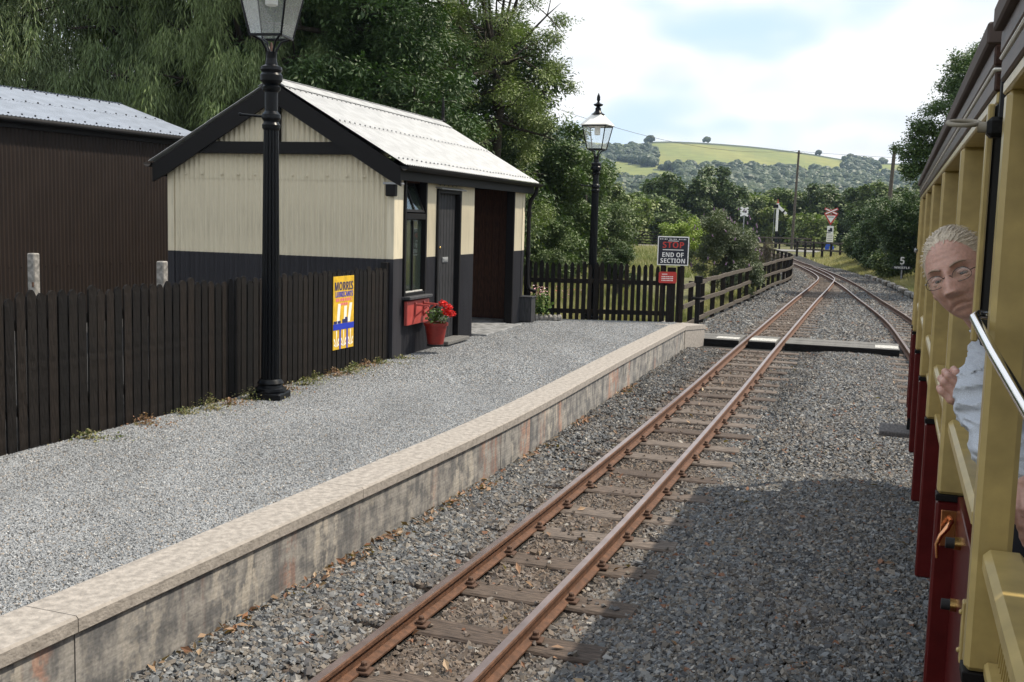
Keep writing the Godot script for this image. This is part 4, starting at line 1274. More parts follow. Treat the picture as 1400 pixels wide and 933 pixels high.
const ORD := ["first", "second", "third", "fourth", "fifth", "sixth", "seventh", "eighth", "ninth", "tenth", "eleventh", "twelfth", "thirteenth", "fourteenth", "fifteenth", "sixteenth"]
func flowers() -> void:
	var leaf := leaf_mesh(0.8, 1.0, 0.15, M.leaf)
	var petal := leaf_mesh(0.9, 1.0, 0.2, M.petal)
	# geranium in a red pot hung beside the shelf
	var hp := Transform3D(Basis(Vector3.UP, deg_to_rad(-16.9)), P(-1.55, PLAT, 14.0))
	var t := thing("flower_pot", "red pot of bright red geraniums hung beside the hut door", "flower pot", hp * Vector3(0.30, 0.12, -0.80))
	var b := MB.new()
	b.lathe(Vector3.ZERO, [[0.0, 0.0], [0.105, 0.0], [0.11, 0.03], [0.15, 0.26], [0.165, 0.262], [0.168, 0.30], [0.15, 0.30], [0.145, 0.255], [0.0, 0.255]], 24)
	part(t, "pot", b, M.pot_red)
	b = MB.new(); b.lathe(Vector3.ZERO, [[0.0, -0.018], [0.112, -0.016], [0.118, 0.012], [0.109, 0.014]], 20)
	part(t, "saucer", b, M.rubber)
	bush_leaves(t, "foliage", Vector3(0.02, 0.38, 0), Vector3(0.17, 0.12, 0.16), 260, leaf, [0.03, 0.06], Color(0.06, 0.13, 0.03), Color(0.13, 0.22, 0.06))
	for q in [[0.09, 0.55, 0.02], [0.16, 0.50, 0.05], [0.20, 0.43, 0.06], [0.14, 0.44, 0.08]]:
		b = MB.new(); b.tube([Vector3(0.02, 0.32, 0), Vector3(q[0] * 0.7, q[1] * 0.8, q[2]), Vector3(q[0], q[1], q[2])], [0.004], 5)
		var st := part(t, "flower", b, M.leaf)
		bush_leaves(st, "petals", Vector3(q[0], q[1], q[2]), Vector3(0.055, 0.05, 0.055), 90, petal, [0.025, 0.04], Color(0.62, 0.012, 0.012), Color(0.80, 0.03, 0.02), 0.25)
	# planter and flower bed past the far corner of the hut
	t = thing("planter_box", "tall grey wooden planter box at the far corner of the hut", "planter", P(0.24, PLAT, 19.55), -16.9)
	for k in 4:
		b = MB.new()
		var a := PI / 2 * k
		b.box(Vector3(sin(a), 0, cos(a)) * 0.12 + Vector3(0, 0.235, 0), Vector3(0.02 if k % 2 else 0.26, 0.43, 0.22 if k % 2 else 0.02), 0.003)
		part(t, "side_board", b, M.planter_grey)
	b = MB.new(); b.box(Vector3(0, 0.46, 0), Vector3(0.29, 0.025, 0.29), 0.005)
	part(t, "rim", b, M.planter_grey)
	t = thing("flower_bed", "small stone edged bed with pink and white flowers by the far fence", "flower bed", P(0.56, PLAT, 20.0))
	for k in 7:
		b = MB.new()
		b.ball(Vector3(-0.22 + k * 0.085, 0.05, 0.12 - k * 0.012), Vector3(0.055, 0.07, 0.05), 5, 8, 0.18, R)
		part(t, "edging_stone", b, M.concrete_post)
	b = MB.new(); b.box(Vector3(0, 0.03, -0.02), Vector3(0.6, 0.06, 0.2), 0.01)
	part(t, "soil", b, M.soil)
	bush_leaves(t, "foliage", Vector3(-0.06, 0.30, 0), Vector3(0.22, 0.27, 0.18), 420, leaf, [0.03, 0.065], Color(0.08, 0.15, 0.03), Color(0.17, 0.26, 0.07))
	bush_leaves(t, "pink_flowers", Vector3(-0.10, 0.52, 0.05), Vector3(0.18, 0.15, 0.12), 60, petal, [0.03, 0.05], Color(0.62, 0.30, 0.34), Color(0.75, 0.62, 0.62))
	bush_leaves(t, "flowers", Vector3(0.45, 0.45, -0.6), Vector3(0.35, 0.25, 0.15), 40, petal, [0.03, 0.05], Color(0.55, 0.05, 0.10), Color(0.75, 0.55, 0.6))
	# weeds at the foot of the near fence
	for k in 16:
		var s := [0.4, 0.75, 1.05, 1.35, 1.6, 2.0, 2.35, 2.75, 3.0, 3.4, 3.75, 4.05, 4.35, 4.9, 5.6, -0.15][k] as float
		var rusty: bool = k % 3 == 1
		var pos := P(-1.6 - 0.334 * s, PLAT, 13.91 - 0.943 * s) + Vector3(0.943, 0, 0.334) * R.randf_range(0.06, 0.2)
		t = thing("weed", "%s weed tuft at the foot of the platform fence, %s counting from the hut" % ["dry reddish" if rusty else "small green", ORD[(k + 1) % 16]], "weed", pos, 0, "weeds along the platform fence")
		var tf := []
		var cs := []
		var hgt := R.randf_range(0.06, 0.11) * (1.7 if k in [4, 9, 11] else 1.0)
		for j in R.randi_range(200, 320):
			var bs := Basis(Vector3.UP, R.randf() * TAU) * Basis(Vector3.RIGHT, R.randf_range(-0.2, 1.3))
			var spr := absf(R.randfn(0, 0.17))
			tf.append(Transform3D(bs.scaled(Vector3.ONE * R.randf_range(0.012, 0.03)), Vector3(R.randfn(0, 0.5) * spr * 1.6, hgt * R.randf() * exp(-spr * 6.0), R.randfn(0, 0.5) * spr)))
			cs.append((Color(0.24, 0.12, 0.07) if rusty else Color(0.13, 0.165, 0.055)).lerp(Color(0.30, 0.22, 0.12), R.randf() * 0.7))
		for j in 14:
			var bs := Basis(Vector3.UP, R.randf() * TAU) * Basis(Vector3.RIGHT, R.randf_range(0.7, 1.5))
			tf.append(Transform3D(bs.scaled(Vector3(0.012, 0.02, hgt * R.randf_range(0.7, 1.6))), Vector3(R.randfn(0, 0.05), 0, R.randfn(0, 0.03))))
			cs.append(Color(0.24, 0.22, 0.09).lerp(Color(0.30, 0.22, 0.12), R.randf()))
		scatter(t, "leaves", leaf, tf, cs)

# ---------- foot crossing, level crossing and what stands there ----------
func crossing() -> void:
	var t := thing("foot_crossing", "timber foot crossing laid across both tracks past the platform end", "crossing", track_at(MAIN, 20.35, 0, 0), rad_to_deg(track_basis(MAIN, 20.35).get_euler().y))
	for q in [[-1.32, -0.42], [-0.25, 0.25], [0.42, 2.42]]:
		for k in 5:
			var b := MB.new()
			b.box(Vector3((q[0] + q[1]) / 2, -0.045, -0.02 - k * 0.226), Vector3(q[1] - q[0], 0.085, 0.215), 0.006)
			part(t, "plank", b, M.tarred if k == 0 and false else M.grey_board).position.y = R.randf_range(-0.004, 0.003)
		var f := MB.new()
		f.box(Vector3((q[0] + q[1]) / 2, -0.075, 0.125), Vector3(q[1] - q[0], 0.15, 0.06), 0.006)
		part(t, "edge_beam", f, M.tarred)
	for q in [[-0.66, 0.42, 0.36], [0.0, 0.48, 0.50], [2.20, 0.40, 0.50]]:
		var w := MB.new()
		w.box(Vector3(q[0], 0.004, -0.12 - q[2] * 0.3), Vector3(q[1], 0.006, q[2]))
		part(t, "white_paint", w, M.white_paint)
	# stone kerb right of the siding
	t = thing("stone_kerb", "line of rough whitened kerb stones along the right side of the siding", "kerb", P(12.7, 0, 35.5))
	for k in 30:
		var d := 33.0 + k * 0.6
		var b := MB.new()
		b.box(Vector3.ZERO, Vector3(0.20, 0.16, 0.5), 0.03, Basis(Vector3.UP, -0.2 + R.randf_range(-0.08, 0.08)) * Basis(Vector3.RIGHT, R.randf_range(-0.05, 0.05)))
		part(t, "kerb_stone", b, M.concrete_post if k % 3 else M.rail_wood).position = P(hermite(SIDE, d) + 1.75 + R.randf_range(-0.05, 0.05), -0.03 + R.randf_range(-0.02, 0.02), d) - t.position
	# lane
	var b := MB.new()
	var lane := [[-60.0, 118.0], [0.0, 109.0], [14.0, 103.5], [24.0, 97.0], [34.0, 91.0], [52.0, 84.0], [90.0, 70.0]]
	for k in lane.size() - 1:
		b.quad(P(lane[k][0], 0.03, lane[k][1] - 4.2), P(lane[k + 1][0], 0.03, lane[k + 1][1] - 4.2), P(lane[k + 1][0], 0.03, lane[k + 1][1] + 3.6), P(lane[k][0], 0.03, lane[k][1] + 3.6))
	structure("road", b, M.road)
	# white-topped guard railings of the crossing
	for q in [[20.4, 79.5, 22.4, 71.5, 7, "dark timber railing in front of the crossing sign at the lane"], [21.6, 101.5, 26.6, 99.0, 4, "pale timber railing across the lane behind the crossing sign"]]:
		t = thing("guard_railing", q[5], "railing", P(q[0], 0, q[1]), 0, "railings at the level crossing")
		var v := P(q[2], 0, q[3]) - t.position
		for k in q[4] + 1:
			b = MB.new(); b.box(v * k / q[4] + Vector3(0, 0.55, 0), Vector3(0.14, 1.15, 0.14), 0.01)
			part(t, "post", b, M.post_wood)
		for y in [0.55, 1.05]:
			b = MB.new(); b.bar(Vector3(0, y, 0.09), v + Vector3(0, y, 0.09), 0.06, 0.12, 0.01)
			part(t, "rail", b, M.rail_wood)
	# level crossing sign
	t = thing("crossing_sign", "level crossing sign with red and white cross over a give way triangle", "sign", P(25.7, 0, 90.0), -8.0)
	b = MB.new(); b.tube([Vector3(0, 0, 0), Vector3(0, 3.6, 0)], [0.05], 10)
	part(t, "pole", b, M.steel_grey)
	for s in [-1.0, 1.0]:
		var ba := Basis(Vector3.BACK, s * deg_to_rad(24.0))
		b = MB.new(); b.box(Vector3(0, 3.42, 0.07 + 0.006 * s), Vector3(1.15, 0.2, 0.008), 0.002, ba)
		var o := part(t, "cross_arm", b, M.plate_red)
		b = MB.new(); b.box(Vector3(0, 3.42, 0.08 + 0.006 * s), Vector3(1.0, 0.09, 0.004), 0.001, ba)
		part(o, "white_stripe", b, M.plate_white)
	b = MB.new(); b.prism(PackedVector2Array([Vector2(0, 2.28), Vector2(0.52, 3.16), Vector2(-0.52, 3.16)]), 0.075, 0.065)
	var tri := part(t, "triangle", b, M.plate_red)
	b = MB.new(); b.prism(PackedVector2Array([Vector2(0, 2.50), Vector2(0.37, 3.08), Vector2(-0.37, 3.08)]), 0.082, 0.074)
	part(tri, "field", b, M.plate_white)
	text(tri, "GIVE WAY", 0.46, 0.11, Vector3(0, 2.96, 0.084), M.plate_dark)
	var pl := plate(t, "train_plate", 0.5, 0.62, Vector3(0, 1.93, 0.07), M.plate_white)
	b = MB.new(); b.box(Vector3(0, 1.86, 0.076), Vector3(0.34, 0.16, 0.003)); b.box(Vector3(0.06, 2.0, 0.076), Vector3(0.2, 0.16, 0.003)); b.box(Vector3(-0.1, 1.70, 0.076), Vector3(0.3, 0.05, 0.003))
	part(pl, "train_symbol", b, M.plate_dark)
	pl = plate(t, "text_plate", 0.54, 0.66, Vector3(0, 1.27, 0.07), M.print_white)
	b = MB.new()
	for k in 4: b.box(Vector3(0, 1.5 - k * 0.14, 0.076), Vector3(0.42, 0.05, 0.003))
	part(pl, "small_print", b, M.steel_grey)
	plate(t, "blue_plate", 0.55, 0.30, Vector3(0, 0.76, 0.07), M.plate_blue)
	b = MB.new(); b.box(Vector3(-0.18, 0.3, 0.05), Vector3(0.3, 0.6, 0.12), 0.01); b.box(Vector3(0.26, 0.3, 0.05), Vector3(0.22, 0.6, 0.12), 0.01)
	part(t, "blue_box", b, M.plate_blue)
	# semaphore signal
	t = thing("semaphore_signal", "white semaphore signal post with black base and lowered striped arm", "signal", P(25.35, 0, 107.0), 0)
	b = MB.new(); b.box(Vector3(0, 2.95, 0), Vector3(0.2, 2.7, 0.2), 0.02)
	part(t, "post", b, M.plate_white)
	b = MB.new(); b.box(Vector3(0, 0.8, 0), Vector3(0.24, 1.62, 0.24), 0.02)
	part(t, "base", b, M.black_paint)
	b = MB.new(); b.lathe(Vector3(0, 4.3, 0), [[0.10, 0.0], [0.10, 0.08], [0.03, 0.12], [0.04, 0.3], [0.0, 0.42]], 10)
	part(t, "finial", b, M.plate_red)
	var ab := Basis(Vector3.BACK, deg_to_rad(-42.0))
	b = MB.new(); b.box(Vector3(0.0, 4.05, 0.14) + ab * Vector3(0.55, 0, 0), Vector3(1.15, 0.26, 0.02), 0.004, ab)
	var arm := part(t, "arm", b, M.plate_white)
	b = MB.new(); b.box(Vector3(0.0, 4.05, 0.155) + ab * Vector3(0.78, 0, 0), Vector3(0.16, 0.262, 0.02), 0.002, ab)
	part(arm, "stripe", b, M.black_paint)
	b = MB.new(); b.box(Vector3(-0.22, 4.02, 0.14), Vector3(0.5, 0.34, 0.08), 0.02)
	part(t, "spectacle", b, M.black_paint)
	b = MB.new(); b.tube([Vector3(-0.32, 0.6, 0), Vector3(-0.30, 3.9, 0)], [0.025], 5)
	part(t, "rod", b, M.steel_grey)
	# back of the other crossing sign
	t = thing("crossing_sign", "back of a double white crossing cross above the purple bush", "sign", P(20.9, 0, 101.0))
	b = MB.new(); b.tube([Vector3.ZERO, Vector3(0, 3.6, 0)], [0.05], 8)
	part(t, "pole", b, M.steel_grey)
	for q in [[3.55, 1.0], [3.55, -1.0], [3.12, 1.0], [3.12, -1.0]]:
		b = MB.new(); b.box(Vector3(0, q[0], 0.05 + 0.008 * q[1]), Vector3(0.78, 0.17, 0.01), 0.002, Basis(Vector3.BACK, q[1] * 0.42))
		part(t, "cross_arm", b, M.plate_white)
	# whistle board
	t = thing("whistle_board", "black oval WHISTLE plate with a white 5 above on the verge", "sign", P(15.7, 0.2, 44.5), -10.0)
	b = MB.new(); b.box(Vector3(0, 0.25, -0.02), Vector3(0.05, 0.6, 0.05), 0.005)
	part(t, "post", b, M.steel_grey)
	b = MB.new()
	var ov := PackedVector2Array()
	for k in 20: ov.append(Vector2(cos(TAU * k / 20.0) * 0.40, 0.40 + sin(TAU * k / 20.0) * 0.085))
	b.prism(ov, 0.012, -0.01)
	part(t, "plate", b, M.plate_dark)
	text(t, "WHISTLE", 0.60, 0.085, Vector3(0, 0.40, 0.014), M.plate_white)
	text(t, "5", 0.17, 0.30, Vector3(0, 0.68, 0.0), M.plate_white)
	# telegraph poles and wire
	for q in [[26.15, 104.0, 26.35, 9.4, 0.13, "slim leaning telegraph pole behind the level crossing"], [28.2, 84.0, 28.5, 8.6, 0.17, "thick bare wooden pole rising from the right hand hedge"]]:
		t = thing("telegraph_pole", q[5], "pole", P(q[0], -0.2, q[1]), 0, "poles by the lane")
		b = MB.new(); b.tube([Vector3.ZERO, Vector3((q[2] - q[0]) * 0.5, q[3] * 0.5, 0), Vector3(q[2] - q[0], q[3], 0)], [q[4], q[4] * 0.9, q[4] * 0.75], 10)
		part(t, "shaft", b, M.pole_wood)
		if q[4] < 0.15:
			b = MB.new(); b.box(Vector3(q[2] - q[0], q[3] - 0.25, 0.12), Vector3(0.5, 0.09, 0.09), 0.01)
			part(t, "cross_arm", b, M.pole_wood)
			b = MB.new(); b.tube([Vector3(0.8, 8.0, 0), Vector3(2.4, 0.0, 0.5)], [0.012], 4)
			part(t, "stay_wire", b, M.wire)
	for q in [[P(-1.0, 9.35, 62.0), P(26.35, 9.2, 104.0), 1.3, "long thin telephone wire sagging across the sky to the slim pole"], [P(26.35, 9.1, 104.0), P(75.0, 10.4, 115.0), 0.7, "short thin telephone wire running right from the slim pole"]]:
		b = MB.new()
		var pts := []
		for k in 13: pts.append(q[0].lerp(q[1], k / 12.0) - Vector3.UP * q[2] * 4.0 * (k / 12.0) * (1.0 - k / 12.0))
		b.tube(pts, [0.013], 4, false)
		var o := part(self, "telephone_wire", b, M.wire)
		tag(o, q[3], "wire", "telephone wires")
	# field gate
	t = thing("field_gate", "dark five barred field gate with diagonal braces across the meadow", "gate", P(9.6, 0.0, 96.0))
	for y in [0.25, 0.5, 0.75, 1.0, 1.3]:
		b = MB.new(); b.box(Vector3(1.8, y, 0), Vector3(3.5, 0.09, 0.05), 0.006)
		part(t, "bar", b, M.post_wood)
	for q in [[0.1, 0.25, 1.8, 1.3], [1.8, 1.3, 3.5, 0.25]]:
		b = MB.new(); b.bar(Vector3(q[0], q[1], 0.05), Vector3(q[2], q[3], 0.05), 0.04, 0.09, 0.005)
		part(t, "brace", b, M.post_wood)
	for x in [-0.1, 3.7]:
		b = MB.new(); b.box(Vector3(x, 0.75, 0), Vector3(0.22, 1.5, 0.22), 0.02)
		part(t, "gate_post", b, M.post_wood)
	b = MB.new(); b.box(Vector3(4.0, 0.7, 0), Vector3(0.08, 1.4, 0.08), 0.01)
	part(t, "gate_post", b, M.plate_white)
	# slim bare pole and old stakes in the meadow
	t = thing("meadow_pole", "slim grey pole standing in the meadow before the hedge", "pole", P(2.95, 0, 47.0))
	b = MB.new(); b.tube([Vector3.ZERO, Vector3(0.05, 3.2, 0)], [0.035, 0.025], 7)
	part(t, "shaft", b, M.pole_wood)
	b = MB.new(); b.box(Vector3(0.05, 3.2, 0), Vector3(0.12, 0.05, 0.05), 0.01)
	part(t, "cap", b, M.pole_wood)

# ---------- carriages ----------
func coach(called: String, label: String, u0: float, u1: float, pillars: Array, ends: Array, deep := 0.09) -> Node3D:
	# local x runs into the coach, -z along the train; outer face x = 0
	var t := thing(called, label, "carriage", P(0.185, 0, 0), -19.1, "open sided carriages")
	var b: MB
	var L := u1 - u0
	var m := -(u0 + u1) / 2.0
	var WA := 1.30
	for u in pillars:
		b = MB.new(); b.box(Vector3(deep / 2, (WA + 2.41) / 2, -u), Vector3(deep, 2.41 - WA, 0.065), 0.010)
		var o := part(t, "pillar", b, M.coach_cream)
		b = MB.new(); b.box(Vector3(0.043, WA - 0.012, -u), Vector3(0.092, 0.022, 0.067), 0.002)
		part(o, "band", b, M.black_paint)
		b = MB.new(); b.box(Vector3(0.044, (0.56 + WA) / 2 - 0.012, -u), Vector3(0.088, WA - 0.56 - 0.024, 0.063), 0.008)
		part(o, "lower_pillar", b, M.maroon)
	for k in pillars.size() - 1:
		var a: float = pillars[k]
		var z: float = pillars[k + 1]
		var c := -(a + z) / 2.0
		var w := z - a - 0.065
		b = MB.new(); b.box(Vector3(0.075, (0.56 + WA) / 2, c), Vector3(0.024, WA - 0.56, w), 0.003)
		part(t, "lower_panel", b, M.maroon)
		b = MB.new(); b.box(Vector3(0.055, 1.525, c), Vector3(0.075, 0.05, w), 0.012)
		part(t, "sill_rail", b, M.coach_cream)
		b = MB.new(); b.box(Vector3(0.06, WA + 0.012, c), Vector3(0.05, 0.03, w), 0.006)
		part(t, "waist_rail", b, M.coach_cream)
		# woven guard between waist rail and sill
		b = MB.new()
		var n := int(w / 0.028)
		for i in n:
			var s := c - w / 2 + w * (i + 0.5) / n
			b.bar(Vector3(0.060, 1.32, s - 0.05), Vector3(0.060, 1.505, s + 0.05), 0.005, 0.006)
			b.bar(Vector3(0.066, 1.32, s + 0.05), Vector3(0.066, 1.505, s - 0.05), 0.005, 0.006)
		stuff(part(t, "mesh_guard", b, M.coach_cream))
	for q in [["cantrail", 2.41, 2.435, 0.0, M.coach_cream], ["letter_board", 2.435, 2.475, -0.006, M.varnish], ["beading", 2.476, 2.483, -0.011, M.coach_white], ["cornice", 2.487, 2.53, -0.010, M.varnish], ["roof_edge", 2.53, 2.575, -0.026, M.coach_roof]]:
		b = MB.new(); b.box(Vector3(0.06 + q[3] / 2, (q[1] + q[2]) / 2, m), Vector3(0.12 - q[3], q[2] - q[1], L), 0.004)
		part(t, q[0], b, q[4])
		b = MB.new(); b.box(Vector3(1.79 - q[3] / 2, (q[1] + q[2]) / 2, m), Vector3(0.12 - q[3], q[2] - q[1], L), 0.004)
		part(t, q[0], b, q[4])
	# roof: shallow arch
	b = MB.new()
	for k in 12:
		var f0 := k / 12.0
		var f1 := (k + 1) / 12.0
		var p0 := Vector3(lerpf(-0.02, 1.87, f0), 2.572 + 0.30 * sin(PI * f0), 0)
		var p1 := Vector3(lerpf(-0.02, 1.87, f1), 2.572 + 0.30 * sin(PI * f1), 0)
		var z0 := Vector3(0, 0, -u0)
		var z1 := Vector3(0, 0, -u1)
		b.quad(p0 + z0, p1 + z0, p1 + z1, p0 + z1)
		b.quad(p0 + z1 - Vector3(0, 0.02, 0), p1 + z1 - Vector3(0, 0.02, 0), p1 + z0 - Vector3(0, 0.02, 0), p0 + z0 - Vector3(0, 0.02, 0))
	part(t, "roof", b, M.coach_roof)
	b = MB.new(); b.box(Vector3(0.925, 2.46, m), Vector3(1.6, 0.02, L - 0.06))
	part(t, "ceiling", b, M.coach_cream)
	b = MB.new(); b.box(Vector3(0.93, 0.62, m), Vector3(1.66, 0.06, L))
	part(t, "floor", b, M.step_grey)
	b = MB.new(); b.box(Vector3(1.80, 1.06, m), Vector3(0.05, 1.0, L - 0.02), 0.004)
	part(t, "off_side_panel", b, M.maroon)
	for u in pillars:
		b = MB.new(); b.box(Vector3(1.80, 1.98, -u), Vector3(0.09, 0.88, 0.065), 0.008)
		part(t, "off_side_pillar", b, M.coach_cream)
	# underframe, bogies and wheels
	for x in [0.14, 1.70]:
		b = MB.new(); b.box(Vector3(x, 0.47, m), Vector3(0.10, 0.18, L), 0.01)
		part(t, "solebar", b, M.underframe)
	for u in [u0 + 1.5, u1 - 1.5]:
		b = MB.new()
		for x in [0.36, 1.48]: b.box(Vector3(x, 0.33, -u), Vector3(0.06, 0.12, 1.7), 0.01)
		b.box(Vector3(0.92, 0.35, -u), Vector3(1.1, 0.12, 0.2), 0.01)
		var bg := part(t, "bogie", b, M.underframe)
		for s in [-0.55, 0.55]:
			b = MB.new(); b.tube([Vector3(0.5, 0.29, -u + s), Vector3(1.36, 0.29, -u + s)], [0.045], 10)
			for x in [0.58, 1.24]: b.tube([Vector3(x - 0.03, 0.29, -u + s), Vector3(x + 0.03, 0.29, -u + s)], [0.285], 24)
			part(bg, "wheelset", b, M.underframe)
	for e in ends:
		b = MB.new(); b.box(Vector3(0.93, 1.08, -e), Vector3(1.72, 1.05, 0.04), 0.004)
		part(t, "end_panel", b, M.maroon)
	return t

func carriages() -> void:
	var near := coach("railway_carriage", "cream and maroon carriage end close on the right with chrome grab rail", -5.6, 2.27, [-5.55, -3.9, -2.3, -0.75, 0.75, 2.20], [-5.56], 0.07)
	var b := MB.new()
	b.tube([Vector3(0.03, 1.985, -2.29), Vector3(-0.012, 1.985, -2.31), Vector3(-0.022, 1.982, -2.25), Vector3(-0.012, 1.95, -1.9), Vector3(0.01, 1.90, -1.4), Vector3(0.03, 1.86, -0.8)], [0.0095], 10)
	part(near, "grab_rail", b, M.chrome)
	b = MB.new(); b.box(Vector3(0.09, 2.16, -2.262), Vector3(0.08, 0.5, 0.016), 0.002)
	part(near, "end_seal", b, M.rubber)
	b = MB.new()
	b.box(Vector3(0.10, 2.355, -2.34), Vector3(0.24, 0.04, 0.05), 0.008); b.box(Vector3(0.03, 2.43, -2.33), Vector3(0.06, 0.13, 0.045), 0.008); b.box(Vector3(0.17, 2.15, -2.325), Vector3(0.05, 0.4, 0.04), 0.006)
	var br := part(near, "hose_bracket", b, M.underframe)
	b = MB.new()
	var rp := []
	for k in 15:
		var a := TAU * k / 14.0
		rp.append(Vector3(-0.062 - 0.03 * cos(a), 2.366 + 0.007 * sin(a), -2.36 - 0.028 * sin(a)))
	b.tube(rp, [0.0048], 6, false)
	b.tube([Vector3(0.0, 2.355, -2.345), Vector3(-0.035, 2.357, -2.35)], [0.011], 8)
	part(br, "rope_loop", b, M.rope)
	for u in [0.0, 1.4]:
		b = MB.new(); b.box(Vector3(0.95, 1.05, -u), Vector3(1.5, 0.08, 0.4), 0.02); b.box(Vector3(0.95, 1.35, -u + 0.22), Vector3(1.5, 0.65, 0.07), 0.03)
		part(near, "seat", b, M.seat)
	var far := coach("railway_carriage", "cream and maroon carriage ahead that a man leans out of", 2.42, 10.35, [3.72, 5.22, 6.72, 8.22, 9.72, 10.31], [10.33])
	b = MB.new(); b.box(Vector3(-0.008, 2.165, -2.43), Vector3(0.013, 0.49, 0.03), 0.003)
	part(far, "end_strip", b, M.coach_cream)
	b = MB.new(); b.box(Vector3(0.05, 2.165, -2.45), Vector3(0.10, 0.49, 0.05), 0.004)
	part(far, "end_post", b, M.rubber)
	b = MB.new(); b.box(Vector3(0.075, 0.93, -3.08), Vector3(0.024, 0.74, 1.2), 0.003)
	part(far, "door_panel", b, M.maroon)
	b = MB.new(); b.box(Vector3(0.055, 1.525, -3.08), Vector3(0.075, 0.05, 1.2), 0.012)
	part(far, "sill_rail", b, M.coach_cream)
	for u in [3.6, 5.1, 6.6, 8.1, 9.6]:
		b = MB.new(); b.box(Vector3(0.98, 1.05, -u + 0.25), Vector3(1.45, 0.08, 0.42), 0.02); b.box(Vector3(0.98, 1.62, -u), Vector3(1.45, 1.15, 0.06), 0.03)
		part(far, "seat", b, M.seat)
	# door furniture on the nearest maroon panel
	b = MB.new()
	b.box(Vector3(0.048, 1.19, -3.685), Vector3(0.062, 0.12, 0.006), 0.002)
	b.tube([Vector3(0.05, 1.215, -3.68), Vector3(0.045, 1.218, -3.655), Vector3(0.035, 1.20, -3.645), Vector3(0.018, 1.175, -3.645), Vector3(0.008, 1.145, -3.645), Vector3(0.012, 1.10, -3.645)], [0.008, 0.009, 0.0095, 0.008, 0.007, 0.005], 8)
	part(far, "door_handle", b, M.copper)
	for y in [1.22, 1.03]:
		b = MB.new(); b.tube([Vector3(0.075, y, -3.40), Vector3(0.045, y, -3.40)], [0.020], 12)
		var st := part(far, "door_stop", b, M.brass)
		b = MB.new(); b.tube([Vector3(0.045, y, -3.40), Vector3(0.02, y, -3.40)], [0.017], 12)
		part(st, "rubber_tip", b, M.rubber)
	b = MB.new(); b.box(Vector3(0.05, 1.14, -2.86), Vector3(0.02, 0.16, 0.035), 0.003)
	for y in [1.09, 1.19]: b.ball(Vector3(0.038, y, -2.86), Vector3(0.006, 0.008, 0.008), 3, 6)
	part(far, "hinge", b, M.coach_cream)
	b = MB.new(); b.box(Vector3(-0.09, 0.44, -9.75), Vector3(0.25, 0.04, 0.42), 0.008)
	part(far, "step_board", b, M.step_grey)
	b = MB.new(); b.box(Vector3(0.02, 0.50, -9.75), Vector3(0.03, 0.16, 0.06), 0.004)
	part(far, "step_hanger", b, M.underframe)
	# chain across the far opening
	b = MB.new()
	for k in 22:
		var z := -9.72 - k * 0.028
		b.ball(Vector3(-0.012, 1.98 - 0.02 * sin(PI * k / 22.0), z), Vector3(0.008 if k % 2 else 0.013, 0.013 if k % 2 else 0.008, 0.018), 4, 6)
	part(far, "safety_chain", b, M.steel_grey)

